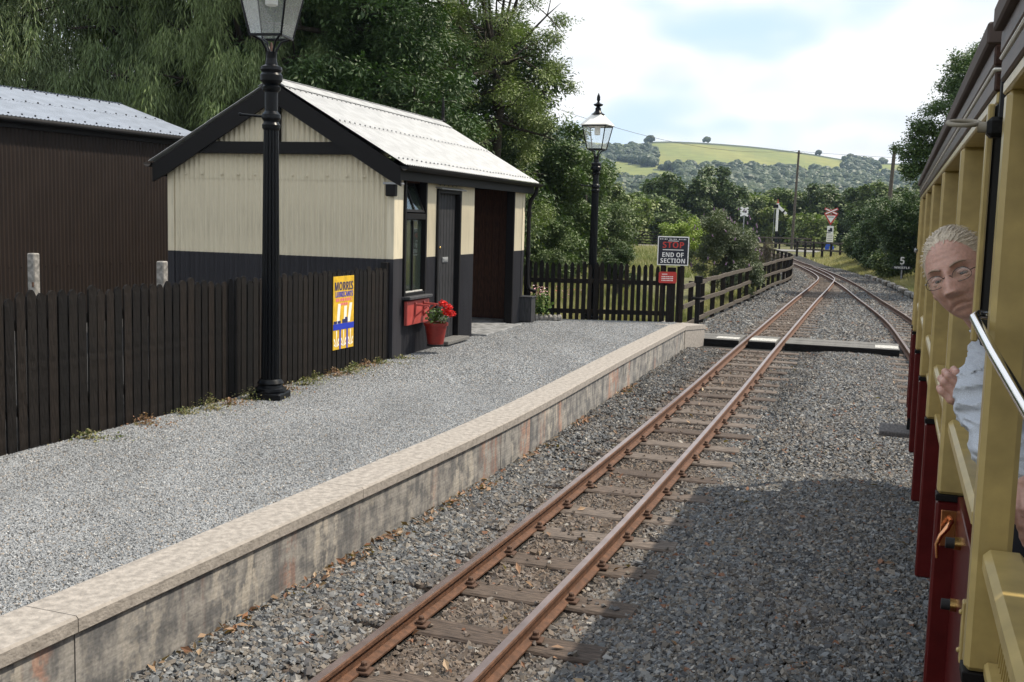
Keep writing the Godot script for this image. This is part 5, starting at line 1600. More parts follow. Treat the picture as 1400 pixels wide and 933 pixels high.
# ---------- man leaning out ----------
func sdf_surface(b: MB, bones: Array, cell: float, k: float, fold: Callable, folded := true) -> void:
	var lo := Vector3.ONE * 1e9
	var hi := -lo
	for q in bones:
		for e in [[q[0], q[2]], [q[1], q[3]]]:
			lo = lo.min(e[0] - Vector3.ONE * (e[1] + cell * 3)); hi = hi.max(e[0] + Vector3.ONE * (e[1] + cell * 3))
	var nx := int((hi.x - lo.x) / cell) + 2
	var ny := int((hi.y - lo.y) / cell) + 2
	var nz := int((hi.z - lo.z) / cell) + 2
	var f := PackedFloat32Array()
	f.resize(nx * ny * nz)
	f.fill(1.0)
	var reach := cell * 2.5 + k
	for q in bones:
		var a: Vector3 = q[0]
		var ab: Vector3 = q[1] - a
		var l2 := maxf(ab.length_squared(), 1e-9)
		var r0: float = q[2]
		var r1: float = q[3]
		var bl := (a.min(q[1]) - Vector3.ONE * (maxf(r0, r1) + reach) - lo) / cell
		var bh := (a.max(q[1]) + Vector3.ONE * (maxf(r0, r1) + reach) - lo) / cell
		for z in range(maxi(0, int(bl.z)), mini(nz, int(bh.z) + 2)):
			for y in range(maxi(0, int(bl.y)), mini(ny, int(bh.y) + 2)):
				for x in range(maxi(0, int(bl.x)), mini(nx, int(bh.x) + 2)):
					var p := lo + Vector3(x, y, z) * cell - a
					var t := clampf(p.dot(ab) / l2, 0.0, 1.0)
					var d := (p - ab * t).length() - lerpf(r0, r1, t)
					var i := (z * ny + y) * nx + x
					var o := f[i]
					var h := maxf(k - absf(o - d), 0.0) / k
					f[i] = minf(o, d) - h * h * k * 0.25
	if folded:
		for z in nz:
			for y in ny:
				for x in nx:
					var i := (z * ny + y) * nx + x
					if absf(f[i]) < 0.06: f[i] += fold.call(lo + Vector3(x, y, z) * cell)
	var vid := {}
	var vs := []
	for z in nz - 1:
		for y in ny - 1:
			for x in nx - 1:
				var i0 := (z * ny + y) * nx + x
				var mask := 0
				var c := [f[i0], f[i0 + 1], f[i0 + nx], f[i0 + nx + 1], f[i0 + nx * ny], f[i0 + nx * ny + 1], f[i0 + nx * ny + nx], f[i0 + nx * ny + nx + 1]]
				for m in 8:
					if c[m] < 0.0: mask |= 1 << m
				if mask == 0 or mask == 255: continue
				var s := Vector3.ZERO
				var n := 0
				for e in [[0, 1], [2, 3], [4, 5], [6, 7], [0, 2], [1, 3], [4, 6], [5, 7], [0, 4], [1, 5], [2, 6], [3, 7]]:
					if (c[e[0]] < 0.0) != (c[e[1]] < 0.0):
						var t: float = c[e[0]] / (c[e[0]] - c[e[1]])
						var pa := Vector3(e[0] & 1, (e[0] >> 1) & 1, e[0] >> 2)
						var pb := Vector3(e[1] & 1, (e[1] >> 1) & 1, e[1] >> 2)
						s += pa.lerp(pb, t); n += 1
				var g := Vector3(c[1] + c[3] + c[5] + c[7] - c[0] - c[2] - c[4] - c[6], c[2] + c[3] + c[6] + c[7] - c[0] - c[1] - c[4] - c[5], c[4] + c[5] + c[6] + c[7] - c[0] - c[1] - c[2] - c[3]).normalized()
				vid[i0] = vs.size()
				vs.append([lo + (Vector3(x, y, z) + s / n) * cell, g])
	for i0 in vid:
		var x: int = i0 % nx
		var y: int = (i0 / nx) % ny
		var z: int = i0 / (nx * ny)
		if x == 0 or y == 0 or z == 0: continue
		for ax in 3:
			var step: int = [1, nx, nx * ny][ax]
			var s1: int = [nx, nx * ny, 1][ax]
			var s2: int = [nx * ny, 1, nx][ax]
			var inside := f[i0] < 0.0
			if inside == (f[i0 + step] < 0.0): continue
			var ids := [i0, i0 - s1, i0 - s1 - s2, i0 - s2]
			if not (vid.has(ids[1]) and vid.has(ids[2]) and vid.has(ids[3])): continue
			var q := []
			for m in ids: q.append(vs[vid[m]])
			if not inside: q.reverse()
			b.quadn(q[0][0], q[1][0], q[2][0], q[3][0], q[0][1], q[1][1], q[2][1], q[3][1])

# bones of a hand: X towards the thumb, Y along the fingers, Z out of the back of the hand
func hand_bones(w: Vector3, h: Basis, curl: float, thumb_in: float) -> Array:
	var out := []
	var T := func(p: Vector3) -> Vector3: return w + h * p
	var lens := [[0.040, 0.024, 0.019], [0.045, 0.028, 0.020], [0.042, 0.026, 0.020], [0.032, 0.020, 0.017]]
	for k in 4:
		var x := 0.030 - 0.020 * k
		var kn := Vector3(x, 0.085 - 0.004 * absf(k - 1.2) * 1.5, 0.004)
		out.append([T.call(Vector3(x * 0.55, 0.008, 0)), T.call(kn), 0.0155, 0.0115])
		var p := kn
		var ang := 0.0
		for j in 3:
			ang += curl * [0.9, 1.15, 0.7][j]
			var d := Vector3((0.06 - 0.04 * k) * cos(ang), cos(ang), -sin(ang))
			var e: Vector3 = p + d * lens[k][j]
			out.append([T.call(p), T.call(e), [0.0100, 0.0094, 0.0087][j], [0.0094, 0.0087, 0.0076][j]])
			p = e
	out.append([T.call(Vector3(0.018, 0.012, -0.004)), T.call(Vector3(0.044, 0.040, -0.012)), 0.016, 0.0125])
	out.append([T.call(Vector3(0.044, 0.040, -0.012)), T.call(Vector3(0.052 - 0.02 * thumb_in, 0.070, -0.018 - 0.02 * thumb_in)), 0.0115, 0.0102])
	out.append([T.call(Vector3(0.052 - 0.02 * thumb_in, 0.070, -0.018 - 0.02 * thumb_in)), T.call(Vector3(0.048 - 0.045 * thumb_in, 0.094, -0.022 - 0.03 * thumb_in)), 0.0100, 0.0082])
	return out

func gauss(x: float, y: float, cx: float, cy: float, sx: float, sy: float) -> float:
	return exp(-0.5 * (pow((x - cx) / sx, 2) + pow((y - cy) / sy, 2)))

func head_point(d: Vector3) -> Vector3:
	var p := Vector3(d.x * 0.077, d.y * 0.122, d.z * 0.100)
	# jaw and nape
	if p.y < 0.0:
		var t := clampf(-p.y / 0.122, 0, 1)
		p.x *= 1.0 - 0.13 * t * t
		if p.z < 0.0: p.z *= 1.0 - 0.38 * t
		else: p.z *= 1.0 + 0.07 * sin(t * PI)
	else:
		p.x *= 1.0 + 0.05 * (p.y / 0.122)
		if p.z < 0.0: p.z *= 1.06
	if d.z > 0.0:
		var x := p.x
		var y := p.y
		var w := smoothstep(0.05, 0.5, d.z)
		var z := 0.0
		z += 0.006 * gauss(absf(x), y, 0.026, 0.028, 0.022, 0.008)
		z -= 0.017 * gauss(absf(x), y, 0.031, 0.009, 0.015, 0.011)
		z += 0.006 * gauss(absf(x), y, 0.031, -0.008, 0.014, 0.005)
		var nt := clampf((0.022 - y) / 0.058, 0, 1)
		z += (0.007 + 0.027 * nt) * exp(-0.5 * pow(x / (0.0075 + 0.0065 * nt), 2)) * smoothstep(0.030, 0.016, y) * smoothstep(-0.048, -0.036, y)
		z += 0.011 * gauss(absf(x), y, 0.014, -0.036, 0.0055, 0.006)
		z -= 0.006 * gauss(absf(x), y, 0.031, -0.050, 0.005, 0.016)
		z += 0.006 * gauss(absf(x), y, 0.042, -0.026, 0.014, 0.014)
		z += 0.004 * gauss(x, y, 0.0, -0.060, 0.016, 0.005) + 0.0045 * gauss(x, y, 0.0, -0.074, 0.014, 0.005)
		z -= 0.011 * gauss(x, y, 0.0, -0.0665 - 9.0 * x * x, 0.023, 0.0028)
		z -= 0.004 * gauss(x, y, 0.0, -0.084, 0.02, 0.005)
		z += 0.010 * gauss(x, y, 0.0, -0.102, 0.020, 0.012)
		z += 0.004 * gauss(absf(x), y, 0.042, -0.078, 0.012, 0.016)
		z -= 0.0016 * (gauss(x, y, 0, 0.062, 0.04, 0.002) + gauss(x, y, 0, 0.050, 0.036, 0.002))
		p.z += z * w
	return p

func hair_line(p: Vector3) -> float:
	var ph := atan2(absf(p.x), p.z)
	return hermite([[0.092, 0.0], [0.086, 0.45], [0.060, 0.8], [0.025, 1.1], [-0.015, 1.38], [-0.035, 1.65], [-0.05, 2.2], [-0.055, 3.2]], ph) + 0.0015 * sin(p.x * 120.0 + 1.0)

func passenger() -> void:
	var hc := P(1.14, 2.038, 2.80)
	var c := (Vector3(0, 2.15, 0) - hc).normalized()
	var r := Vector3.UP.cross(c).normalized()
	var F := (c * 0.93 - r * 0.27 - Vector3.UP * 0.10).normalized()
	var U := (Vector3.UP * 0.90 - r * 0.42)
	U = (U - F * U.dot(F)).normalized()
	var H := Transform3D(Basis(U.cross(F), U, F), hc)
	var t := thing("person", "person in pale blue shirt and glasses leaning out of the carriage", "person", P(1.35, 0.65, 2.85))
	var off := t.position
	var skin := MB.new()
	var nr := 84
	var ns := 104
	var g := []
	for i in nr + 1:
		var row := []
		for k in ns:
			var th := PI * i / nr
			var ph := TAU * k / ns
			row.append(head_point(Vector3(sin(th) * sin(ph), cos(th), sin(th) * cos(ph))))
		g.append(row)
	var nrm := []
	for i in nr + 1:
		var row := []
		for k in ns:
			var a: Vector3 = g[mini(i + 1, nr)][k] - g[maxi(i - 1, 0)][k]
			var e: Vector3 = g[i][(k + 1) % ns] - g[i][(k + ns - 1) % ns]
			var n := a.cross(e)
			row.append((H.basis * (n.normalized() if n.length() > 1e-9 else Vector3(0, 1 if i == 0 else -1, 0))).normalized())
		nrm.append(row)
	var hair := MB.new()
	for i in nr:
		for k in ns:
			var k2 := (k + 1) % ns
			skin.quadn(H * g[i + 1][k] - off, H * g[i + 1][k2] - off, H * g[i][k2] - off, H * g[i][k] - off, nrm[i + 1][k], nrm[i + 1][k2], nrm[i][k2], nrm[i][k])
			var es := [[i + 1, k], [i + 1, k2], [i, k2], [i, k]]
			var any := false
			var q := []
			for e in es:
				var hp: Vector3 = g[e[0]][e[1]]
				var over := hp.y - hair_line(hp)
				if over > 0.0: any = true
				q.append(H * (hp * (0.992 + 0.052 * smoothstep(-0.004, 0.03, over) + (0.006 * sin(e[1] * 1.7 + e[0] * 0.3) + 0.004 * sin(e[1] * 3.1)) * smoothstep(0.0, 0.02, over))) - off)
			if any: hair.quadn(q[0], q[1], q[2], q[3], nrm[i + 1][k], nrm[i + 1][k2], nrm[i][k2], nrm[i][k])
	# loose strands combed back
	for k in 1500:
		var hp: Vector3 = g[R.randi_range(2, nr - 20)][R.randi() % ns]
		var over := hp.y - hair_line(hp)
		if over < -0.006: continue
		var tg := Vector3(R.randfn(0, 0.25) + hp.x * 6.0, R.randf_range(-0.5, 0.1), -1.0)
		var un := hp.normalized()
		tg = (tg - un * tg.dot(un)).normalized()
		var a := hp * (1.012 + 0.045 * smoothstep(-0.004, 0.026, over))
		var m := a + tg * 0.016 + un * R.randf_range(0.001, 0.004)
		var e := a + tg * R.randf_range(0.028, 0.042)
		var w := tg.cross(un) * 0.0009
		hair.quad(H * (a - w) - off, H * (a + w) - off, H * (m + w) - off, H * (m - w) - off)
		hair.tri(H * (m - w) - off, H * (m + w) - off, H * e - off)
	# ears
	for s in [-1.0, 1.0]:
		var ear := MB.new()
		ear.ball(Vector3(s * 0.078, -0.004, -0.008), Vector3(0.010, 0.032, 0.019), 8, 12)
		ear.ball(Vector3(s * 0.078, -0.030, -0.002), Vector3(0.009, 0.012, 0.010), 6, 8)
		for i in range(0, ear.v.size()):
			skin.v.append(H * ear.v[i] - off); skin.n.append(H.basis * ear.n[i]); skin.c.append(Color.WHITE)
	# neck, chest and arms under the clothes, and both hands
	var sh_r := P(1.290, 1.865, 2.83)
	var el_r := P(1.200, 1.735, 2.73)
	var wr_r := P(1.180, 1.595, 2.46)
	var sh_l := P(1.62, 1.84, 3.02)
	var el_l := P(1.42, 1.58, 3.10)
	var wr_l := P(1.262, 1.685, 2.96)
	var neck := [[H * Vector3(0, -0.06, -0.03), P(1.33, 1.86, 2.92), 0.055, 0.062]]
	sdf_surface(skin, shifted(neck, off), 0.010, 0.02, func(_p: Vector3) -> float: return 0.0, false)
	var hb1 := Basis(Vector3(0.35, 0.1, -0.93).normalized(), Vector3.ZERO, Vector3.ZERO)
	hb1 = frame(wr_r - el_r + Vector3(0.0, -0.16, 0.02), Vector3(-0.5, 0.55, 0.6))
	sdf_surface(skin, shifted(hand_bones(wr_r, hb1, 0.30, 0.2) + [[el_r.lerp(wr_r, 0.7), wr_r + (wr_r - el_r).normalized() * 0.015, 0.027, 0.024]], off), 0.0042, 0.006, func(_p: Vector3) -> float: return 0.0, false)
	var hb2 := frame(Vector3(-0.55, 0.35, 0.35), Vector3(-0.45, 0.1, 0.85))
	sdf_surface(skin, shifted(hand_bones(wr_l, hb2, 0.95, 0.8) + [[el_l.lerp(wr_l, 0.7), wr_l, 0.027, 0.025]], off), 0.0042, 0.006, func(_p: Vector3) -> float: return 0.0, false)
	part(t, "body", skin, M.skin)
	part(t, "hair", hair, M.hair)
	# eyes, brows, lips, spectacles
	for s in [-1.0, 1.0]:
		var ec := Vector3(s * 0.0315, 0.006, 0.0765)
		var eb := MB.new()
		eb.ball(H * ec - off, Vector3.ONE * 0.0118, 10, 14)
		var eye := part(t, "eye", eb, M.eye_white)
		eb = MB.new()
		eb.ball(H * (ec + Vector3(-0.002, -0.001, 0.0075)) - off, Vector3.ONE * 0.0066, 6, 10)
		part(eye, "iris", eb, M.iris)
		var br := []
		for k in 7:
			var x := 0.012 + 0.038 * k / 6.0
			br.append(H * Vector3(s * x, 0.026 + 0.006 * sin(PI * k / 7.0), 0.104 - 9.0 * x * x) - off)
		eb = MB.new()
		eb.tube(br, [0.002, 0.0028, 0.003, 0.003, 0.0027, 0.002, 0.001], 6)
		part(t, "eyebrow", eb, M.brow)
		for e in [[0.0135, 0.0010], [0.0, -0.0085]]:
			var pts := []
			for k in 9:
				var x := lerpf(-0.0145, 0.0145, k / 8.0)
				pts.append(H * (Vector3(s * 0.0315 + x, 0.0035 + e[1] + (0.0048 if e[1] > 0 else -0.001) * (1.0 - pow(x / 0.0145, 2)), 0.0838 + 0.0045 * (1.0 - pow(x / 0.0145, 2)))) - off)
			eb = MB.new()
			eb.tube(pts, [0.002, 0.0034, 0.0042, 0.0046, 0.0046, 0.0046, 0.0042, 0.0034, 0.002], 8)
			part(eye, "eyelid", eb, M.skin)
	var gl := MB.new()
	for s in [-1.0, 1.0]:
		var ring := []
		for k in 25:
			var a := TAU * k / 24.0
			ring.append(H * Vector3(s * 0.0335 + 0.0235 * cos(a), -0.001 + 0.0165 * sin(a) - 0.002 * cos(2 * a), 0.1075 - 0.12 * absf(0.0335 + 0.0235 * cos(a) * s * s) ) - off)
		gl.tube(ring, [0.0008], 6, false)
		gl.tube([H * Vector3(s * 0.057, 0.003, 0.099) - off, H * Vector3(s * 0.074, 0.006, 0.06) - off, H * Vector3(s * 0.081, 0.012, -0.01) - off], [0.0013], 6)
	gl.tube([H * Vector3(-0.010, 0.004, 0.1065) - off, H * Vector3(0, 0.008, 0.1085) - off, H * Vector3(0.010, 0.004, 0.1065) - off], [0.0012], 6)
	var go := part(t, "spectacles", gl, M.frame_metal)
	for s in [-1.0, 1.0]:
		var b := MB.new()
		for k in 24:
			var a := TAU * k / 24.0
			var a2 := TAU * (k + 1) / 24.0
			var p := func(q: float) -> Vector3: return H * Vector3(s * 0.0335 + 0.0235 * cos(q), -0.001 + 0.0165 * sin(q) - 0.002 * cos(2 * q), 0.1075 - 0.12 * absf(0.0335 + 0.0235 * cos(q))) - off
			b.tri(H * Vector3(s * 0.0335, -0.001, 0.1045) - off, p.call(a), p.call(a2))
		part(go, "lens", b, M.lens)
	# shirt with creased sleeves
	var fold := FastNoiseLite.new()
	fold.noise_type = FastNoiseLite.TYPE_SIMPLEX_SMOOTH; fold.frequency = 9.0; fold.seed = 12; fold.fractal_octaves = 2
	var crease := func(p: Vector3) -> float: return 0.016 * (sqrt(absf(fold.get_noise_3d(p.x * 0.6 + p.y * 0.6, p.y * 1.9 - p.x * 0.5, p.z * 0.6))) * 1.7 - 0.6)
	var shirt := MB.new()
	sdf_surface(shirt, shifted([[P(1.30, 1.84, 2.88), P(1.60, 1.80, 3.00), 0.085, 0.085], [P(1.42, 1.74, 2.95), P(1.52, 1.30, 3.0), 0.165, 0.17], [sh_r, el_r, 0.086, 0.078], [el_r, el_r.lerp(wr_r, 0.5) - Vector3(0, 0.035, 0), 0.078, 0.066], [el_r.lerp(wr_r, 0.5) - Vector3(0, 0.035, 0), el_r.lerp(wr_r, 0.94), 0.066, 0.046], [sh_l, el_l, 0.075, 0.062], [el_l, el_l.lerp(wr_l, 0.92), 0.06, 0.042], [P(1.275, 1.90, 2.865), P(1.33, 1.86, 2.91), 0.062, 0.075]], off), 0.0085, 0.03, crease)
	part(t, "shirt", shirt, M.shirt)
	var strap := MB.new()
	strap.tube([P(1.195, 1.945, 2.80) - off, P(1.205, 1.89, 2.775) - off, P(1.225, 1.82, 2.77) - off, P(1.29, 1.72, 2.80) - off], [0.018, 0.02, 0.02, 0.016], 8)
	part(t, "neck_strap", strap, M.dark_cloth)
	# trousers, so that the figure stands on the floor
	var tr := MB.new()
	sdf_surface(tr, shifted([[P(1.46, 1.30, 2.98), P(1.58, 1.28, 3.03), 0.15, 0.15], [P(1.43, 1.22, 2.97), P(1.42, 0.72, 2.95), 0.10, 0.075], [P(1.62, 1.22, 3.04), P(1.62, 0.72, 3.05), 0.10, 0.075]], off), 0.02, 0.04, func(_p: Vector3) -> float: return 0.0, false)
	part(t, "trousers", tr, M.dark_cloth)

func frame(y: Vector3, z: Vector3) -> Basis:
	y = y.normalized()
	var x := y.cross(z).normalized()
	return Basis(x, y, x.cross(y))
func shifted(bones: Array, off: Vector3) -> Array:
	var out := []
	for q in bones: out.append([q[0] - off, q[1] - off, q[2], q[3]])
	return out

# ---------- trees ----------
func sprig(kind: String) -> ArrayMesh:
	var b := MB.new()
	var rg := RandomNumberGenerator.new()
	rg.seed = hash(kind) % 99991
	var n := 22
	var sets := {"ash": [26, 0.085, 0.036, 0.42], "willow": [24, 0.15, 0.022, 0.5], "oak": [24, 0.085, 0.052, 0.34], "far": [16, 0.20, 0.15, 0.50], "hedge": [22, 0.065, 0.04, 0.28]}
	var s: Array = sets[kind]
	n = s[0]
	for k in n:
		var t := float(k) / n
		var az := k * 2.4 + rg.randf_range(-0.4, 0.4)
		var out: float = rg.randf_range(0.2, 1.0) * s[3] * (0.25 + 0.3 * sin(PI * t) + 0.1)
		var o := Vector3(cos(az) * out, (t - 0.5) * s[3] * 0.55 + rg.randf_range(-0.05, 0.05), sin(az) * out)
		if kind == "willow": o = Vector3(cos(az) * out * 0.35, -t * s[3] * 1.1 + 0.15, sin(az) * out * 0.35)
		var pitch := rg.randf_range(-0.2, 0.9)
		if kind == "willow": pitch = rg.randf_range(0.8, 1.4)
		var bs := Basis(Vector3.UP, -az - PI / 2 + rg.randf_range(-0.6, 0.6)) * Basis(Vector3.RIGHT, -pitch) * Basis(Vector3.FORWARD, rg.randf_range(-0.6, 0.6))
		var l: float = s[1] * rg.randf_range(0.75, 1.25)
		var w: float = s[2] * rg.randf_range(0.8, 1.2)
		var p0 := o
		var p1 := o + bs * Vector3(w / 2, l * 0.07, -l * 0.42)
		var p2 := o + bs * Vector3(0, 0, -l)
		var p3 := o + bs * Vector3(-w / 2, l * 0.07, -l * 0.42)
		b.tri(p0, p1, p2); b.tri(p0, p2, p3)
	return b.mesh(M.leaf)

# lobes: [x, y, z, radius] relative to the foot of the trunk
func tree(called: String, label: String, at: Vector3, h: float, lobes: Array, kind: String, count: int, size: float, c0: Color, c1: Color, group := "", trunk_r := 0.2) -> Node3D:
	var t := thing(called, label, "tree" if called.ends_with("tree") else "bush", at, 0, group)
	var b := MB.new()
	var top := Vector3(lobes[0][0] * 0.3, h * 0.55, lobes[0][2] * 0.3)
	b.tube([Vector3(0, -0.3, 0), Vector3(top.x * 0.3, h * 0.25, top.z * 0.3), top], [trunk_r * 1.2, trunk_r * 0.85, trunk_r * 0.45], 10)
	for q in lobes:
		var e := Vector3(q[0], q[1], q[2])
		var st := Vector3(0, clampf(e.y - q[3] * 0.9, h * 0.08, h * 0.5), 0) + top * 0.2
		b.tube([st, st.lerp(e, 0.5) + Vector3(0, -0.1 * q[3], 0), e, e + (e - st).normalized() * q[3] * 0.6], [trunk_r * 0.4, trunk_r * 0.25, trunk_r * 0.13, trunk_r * 0.03], 6)
		for k in 3:
			var d: Vector3 = Vector3(R.randfn(), R.randfn() * 0.6 + 0.2, R.randfn()).normalized() * q[3] * 0.9
			b.tube([e, e + d * 0.6, e + d], [trunk_r * 0.10, trunk_r * 0.06, trunk_r * 0.02], 4)
	part(t, "trunk", b, M.bark)
	var vol := 0.0
	for q in lobes: vol += q[3] * q[3]
	var tf := []
	var cs := []
	for q in lobes:
		var n := int(count * q[3] * q[3] / vol)
		var hue := R.randf()
		# leaves stand in sprays round a number of twig ends
		var tips := []
		for k in maxi(5, n / 14):
			var d := Vector3(R.randfn(), R.randfn() * 0.9 + 0.12, R.randfn()).normalized()
			tips.append(d * lerpf(0.35, 1.08, pow(R.randf(), 0.55)))
		for k in n:
			var tip: Vector3 = tips[R.randi() % tips.size()]
			var p: Vector3 = Vector3(q[0], q[1], q[2]) + (tip + Vector3(R.randfn(), R.randfn() * 0.7, R.randfn()) * 0.13) * q[3]
			var bs := Basis(Vector3.UP, R.randf() * TAU)
			if kind != "willow": bs = bs * Basis(Vector3.RIGHT, R.randf_range(-0.8, 0.8)) * Basis(Vector3.FORWARD, R.randf_range(-0.8, 0.8))
			else: bs = bs * Basis(Vector3.RIGHT, R.randf_range(-0.35, 0.35))
			tf.append(Transform3D(bs.scaled(Vector3.ONE * size * R.randf_range(0.7, 1.3)), p))
			cs.append(c0.lerp(c1, clampf(hue * 0.5 + R.randf() * 0.5, 0, 1)) * R.randf_range(0.8, 1.2))
	scatter(t, "crown", sprig_of[kind], tf, cs)
	return t
var sprig_of := {}

func crown_lobes(n: int, h: float, w: float, lo := 0.25, fall := 1.0) -> Array:
	var out := []
	for k in n:
		var y := lerpf(lo, 0.93, (k + R.randf()) / n)
		var rr := w * sqrt(maxf(0.05, 1.0 - pow((y - 0.52) / 0.56, 2.0) * fall)) * 0.72
		var a := k * 2.399 + R.randf_range(-0.5, 0.5)
		var ro := rr * sqrt(R.randf_range(0.15, 1.0))
		var lr := w * R.randf_range(0.30, 0.46)
		out.append([cos(a) * ro, minf(y * h, h * 1.06 - lr), sin(a) * ro, lr])
	return out

func trees() -> void:
	for k in ["ash", "willow", "oak", "far", "hedge"]: sprig_of[k] = sprig(k)
	var gb := "trees behind the shed and hut"
	# tall trees behind the sheds
	tree("willow_tree", "feathery willow tree at the far left behind the brown shed", P(-12.6, 0, 24.5), 9.5, crown_lobes(22, 9.5, 3.6, 0.22), "willow", 5200, 1.25, Color(0.16, 0.215, 0.10), Color(0.27, 0.32, 0.16), gb, 0.3)
	tree("willow_tree", "drooping dark willow tree behind the shed roof ridge", P(-8.4, 0, 25.5), 9.5, crown_lobes(18, 9.5, 2.9, 0.3), "willow", 3600, 1.25, Color(0.10, 0.15, 0.06), Color(0.17, 0.22, 0.09), gb, 0.3)
	tree("willow_tree", "mid green feathery tree above the left slope of the hut roof", P(-5.9, 0, 24.0), 9.0, crown_lobes(18, 9.0, 2.7, 0.33), "willow", 4000, 1.1, Color(0.095, 0.14, 0.05), Color(0.16, 0.21, 0.08), gb, 0.25)
	tree("oak_tree", "dark round leaved tree filling the gap between shed and hut", P(-8.6, 0, 31.0), 10.5, crown_lobes(18, 10.5, 4.0, 0.12), "oak", 1500, 1.6, Color(0.035, 0.06, 0.018), Color(0.06, 0.095, 0.03), gb, 0.35)
	tree("ash_tree", "big dark ash tree rising straight behind the hut ridge", P(-3.5, 0, 25.0), 11.0, crown_lobes(30, 11.0, 3.1, 0.2), "ash", 7000, 1.25, Color(0.035, 0.072, 0.02), Color(0.065, 0.115, 0.032), gb, 0.35)
	tree("ash_tree", "lighter ash tree overhanging the near half of the hut roof", P(-5.0, 0, 29.0), 11.0, crown_lobes(20, 11.0, 3.4, 0.2), "ash", 4200, 1.4, Color(0.05, 0.095, 0.024), Color(0.095, 0.145, 0.04), gb, 0.3)
	tree("birch_tree", "airy pale green tree whose twigs stand against the white sky", P(-0.7, 0, 29.5), 10.2, crown_lobes(30, 10.2, 2.35, 0.22), "ash", 2300, 0.9, Color(0.13, 0.18, 0.05), Color(0.22, 0.27, 0.10), gb, 0.18)
	tree("ash_tree", "shadowy tree low behind the middle of the hut roof", P(-1.6, 0, 33.0), 8.5, crown_lobes(16, 8.5, 3.4, 0.1), "ash", 3400, 1.6, Color(0.035, 0.065, 0.02), Color(0.06, 0.10, 0.03), gb, 0.3)
	tree("oak_tree", "mid green tree low behind the far end of the hut", P(0.9, 0, 40.0), 5.4, crown_lobes(18, 5.4, 2.3, 0.08), "oak", 3800, 1.35, Color(0.055, 0.095, 0.024), Color(0.11, 0.16, 0.045), gb, 0.25)
	tree("oak_tree", "leafy tree left of the far lamp in front of the hill", P(1.9, 0, 50.0), 4.8, crown_lobes(18, 4.8, 2.4, 0.08), "oak", 3200, 1.6, Color(0.06, 0.10, 0.028), Color(0.115, 0.165, 0.05), gb, 0.25)
	# oak reaching over the carriage roof
	tree("oak_tree", "dark oak tree reaching out over the carriage roof on the right", P(15.9, 0.2, 38.0), 8.6, [[0.6, 6.6, 0, 1.7], [-1.0, 5.9, 0.4, 1.15], [-1.9, 5.2, 0, 0.85], [-0.2, 7.5, 0.4, 1.1], [1.6, 7.6, 0, 1.6], [-1.35, 4.45, 0.3, 0.75], [-2.35, 4.1, 0, 0.55], [0.4, 4.9, 0.6, 1.3], [2.0, 5.4, 0, 1.7], [-0.4, 6.9, -0.5, 1.0], [-2.6, 4.7, 0.2, 0.45], [1.0, 3.4, 0, 1.3]], "oak", 6200, 1.0, Color(0.055, 0.10, 0.024), Color(0.10, 0.155, 0.042), "", 0.3)
	# middle distance trees beyond the lane and meadow
	var gm := "trees beyond the meadow"
	var spots := [
		[5.2, 75, 5.7, 3.2, 0, "bushy tree right behind the far lamp post"],
		[10.6, 106, 4.5, 3.2, 1, "rounded mid green tree left of the field gate"],
		[14.2, 122, 4.9, 4.0, 0, "broad tree standing behind the field gate"],
		[18.5, 128, 7.5, 4.6, 2, "tall dark oak in the middle of the tree belt"],
		[24.5, 132, 8.1, 4.8, 2, "dark spreading oak right of the tallest oak"],
		[20.5, 150, 7.7, 5.0, 0, "tree behind the two dark oaks of the belt"],
		[29.0, 136, 5.6, 3.8, 1, "lighter tree between the dark oaks and the slim pole"],
		[33.5, 140, 6.4, 4.4, 0, "rounded tree just right of the slim leaning pole"],
		[38.5, 138, 7.2, 4.6, 2, "dark tree above the level crossing sign"],
		[43.5, 134, 7.4, 4.6, 0, "green tree between the sign and the thick pole"],
		[48.5, 132, 6.9, 4.6, 2, "dark tree behind the thick bare pole"],
		[53.5, 128, 6.5, 4.4, 0, "tree right of the thick bare pole"],
		[42.0, 118, 3.9, 3.2, 1, "low light green tree before the right hand belt"],
		[10.5, 135, 5.9, 4.6, 0, "tree behind the far lamp on the lower slope"],
		[4.0, 130, 6.6, 5.0, 2, "dark tree low between hut and far lamp"],
		[26.0, 160, 6.1, 4.6, 0, "tree seen above the signal arm"],
		[13.2, 114, 2.7, 2.4, 1, "small light tree left of the purple bush"],
		[58.5, 122, 6.3, 4.6, 2, "dark tree nearest the carriage on the right"],
		[31.5, 118, 3.2, 2.8, 1, "low bush like tree behind the crossing railing"],
		[15.5, 108, 3.2, 2.6, 0, "small tree above the bright green bush"],
		[-3.0, 110, 6.7, 5.0, 0, "tree glimpsed past the end of the hut"]]
	for s in spots:
		var c: Array = [[Color(0.08, 0.12, 0.032), Color(0.14, 0.18, 0.052)], [Color(0.12, 0.165, 0.04), Color(0.20, 0.235, 0.07)], [Color(0.055, 0.088, 0.026), Color(0.10, 0.135, 0.04)]][s[4]]
		tree("field_tree", s[5], P(s[0], -0.1, s[1]), s[2], crown_lobes(16, s[2], s[3], 0.08), "far", 1900, 1.35 * s[1] / 110.0, c[0], c[1], gm, 0.25)
	# woods on the far hillside, which read as one mass
	var hb := MB.new()
	var rg := RandomNumberGenerator.new()
	rg.seed = 5
	for k in 9:
		var d := Vector3(rg.randfn(), absf(rg.randfn()) * 0.8, rg.randfn()).normalized()
		hb.ball(d * 0.5 + Vector3(0, 0.55, 0), Vector3.ONE * rg.randf_range(0.32, 0.5), 5, 7, 0.28, rg)
	var hm := hb.mesh(M.leaf)
	var tf := []
	var cs := []
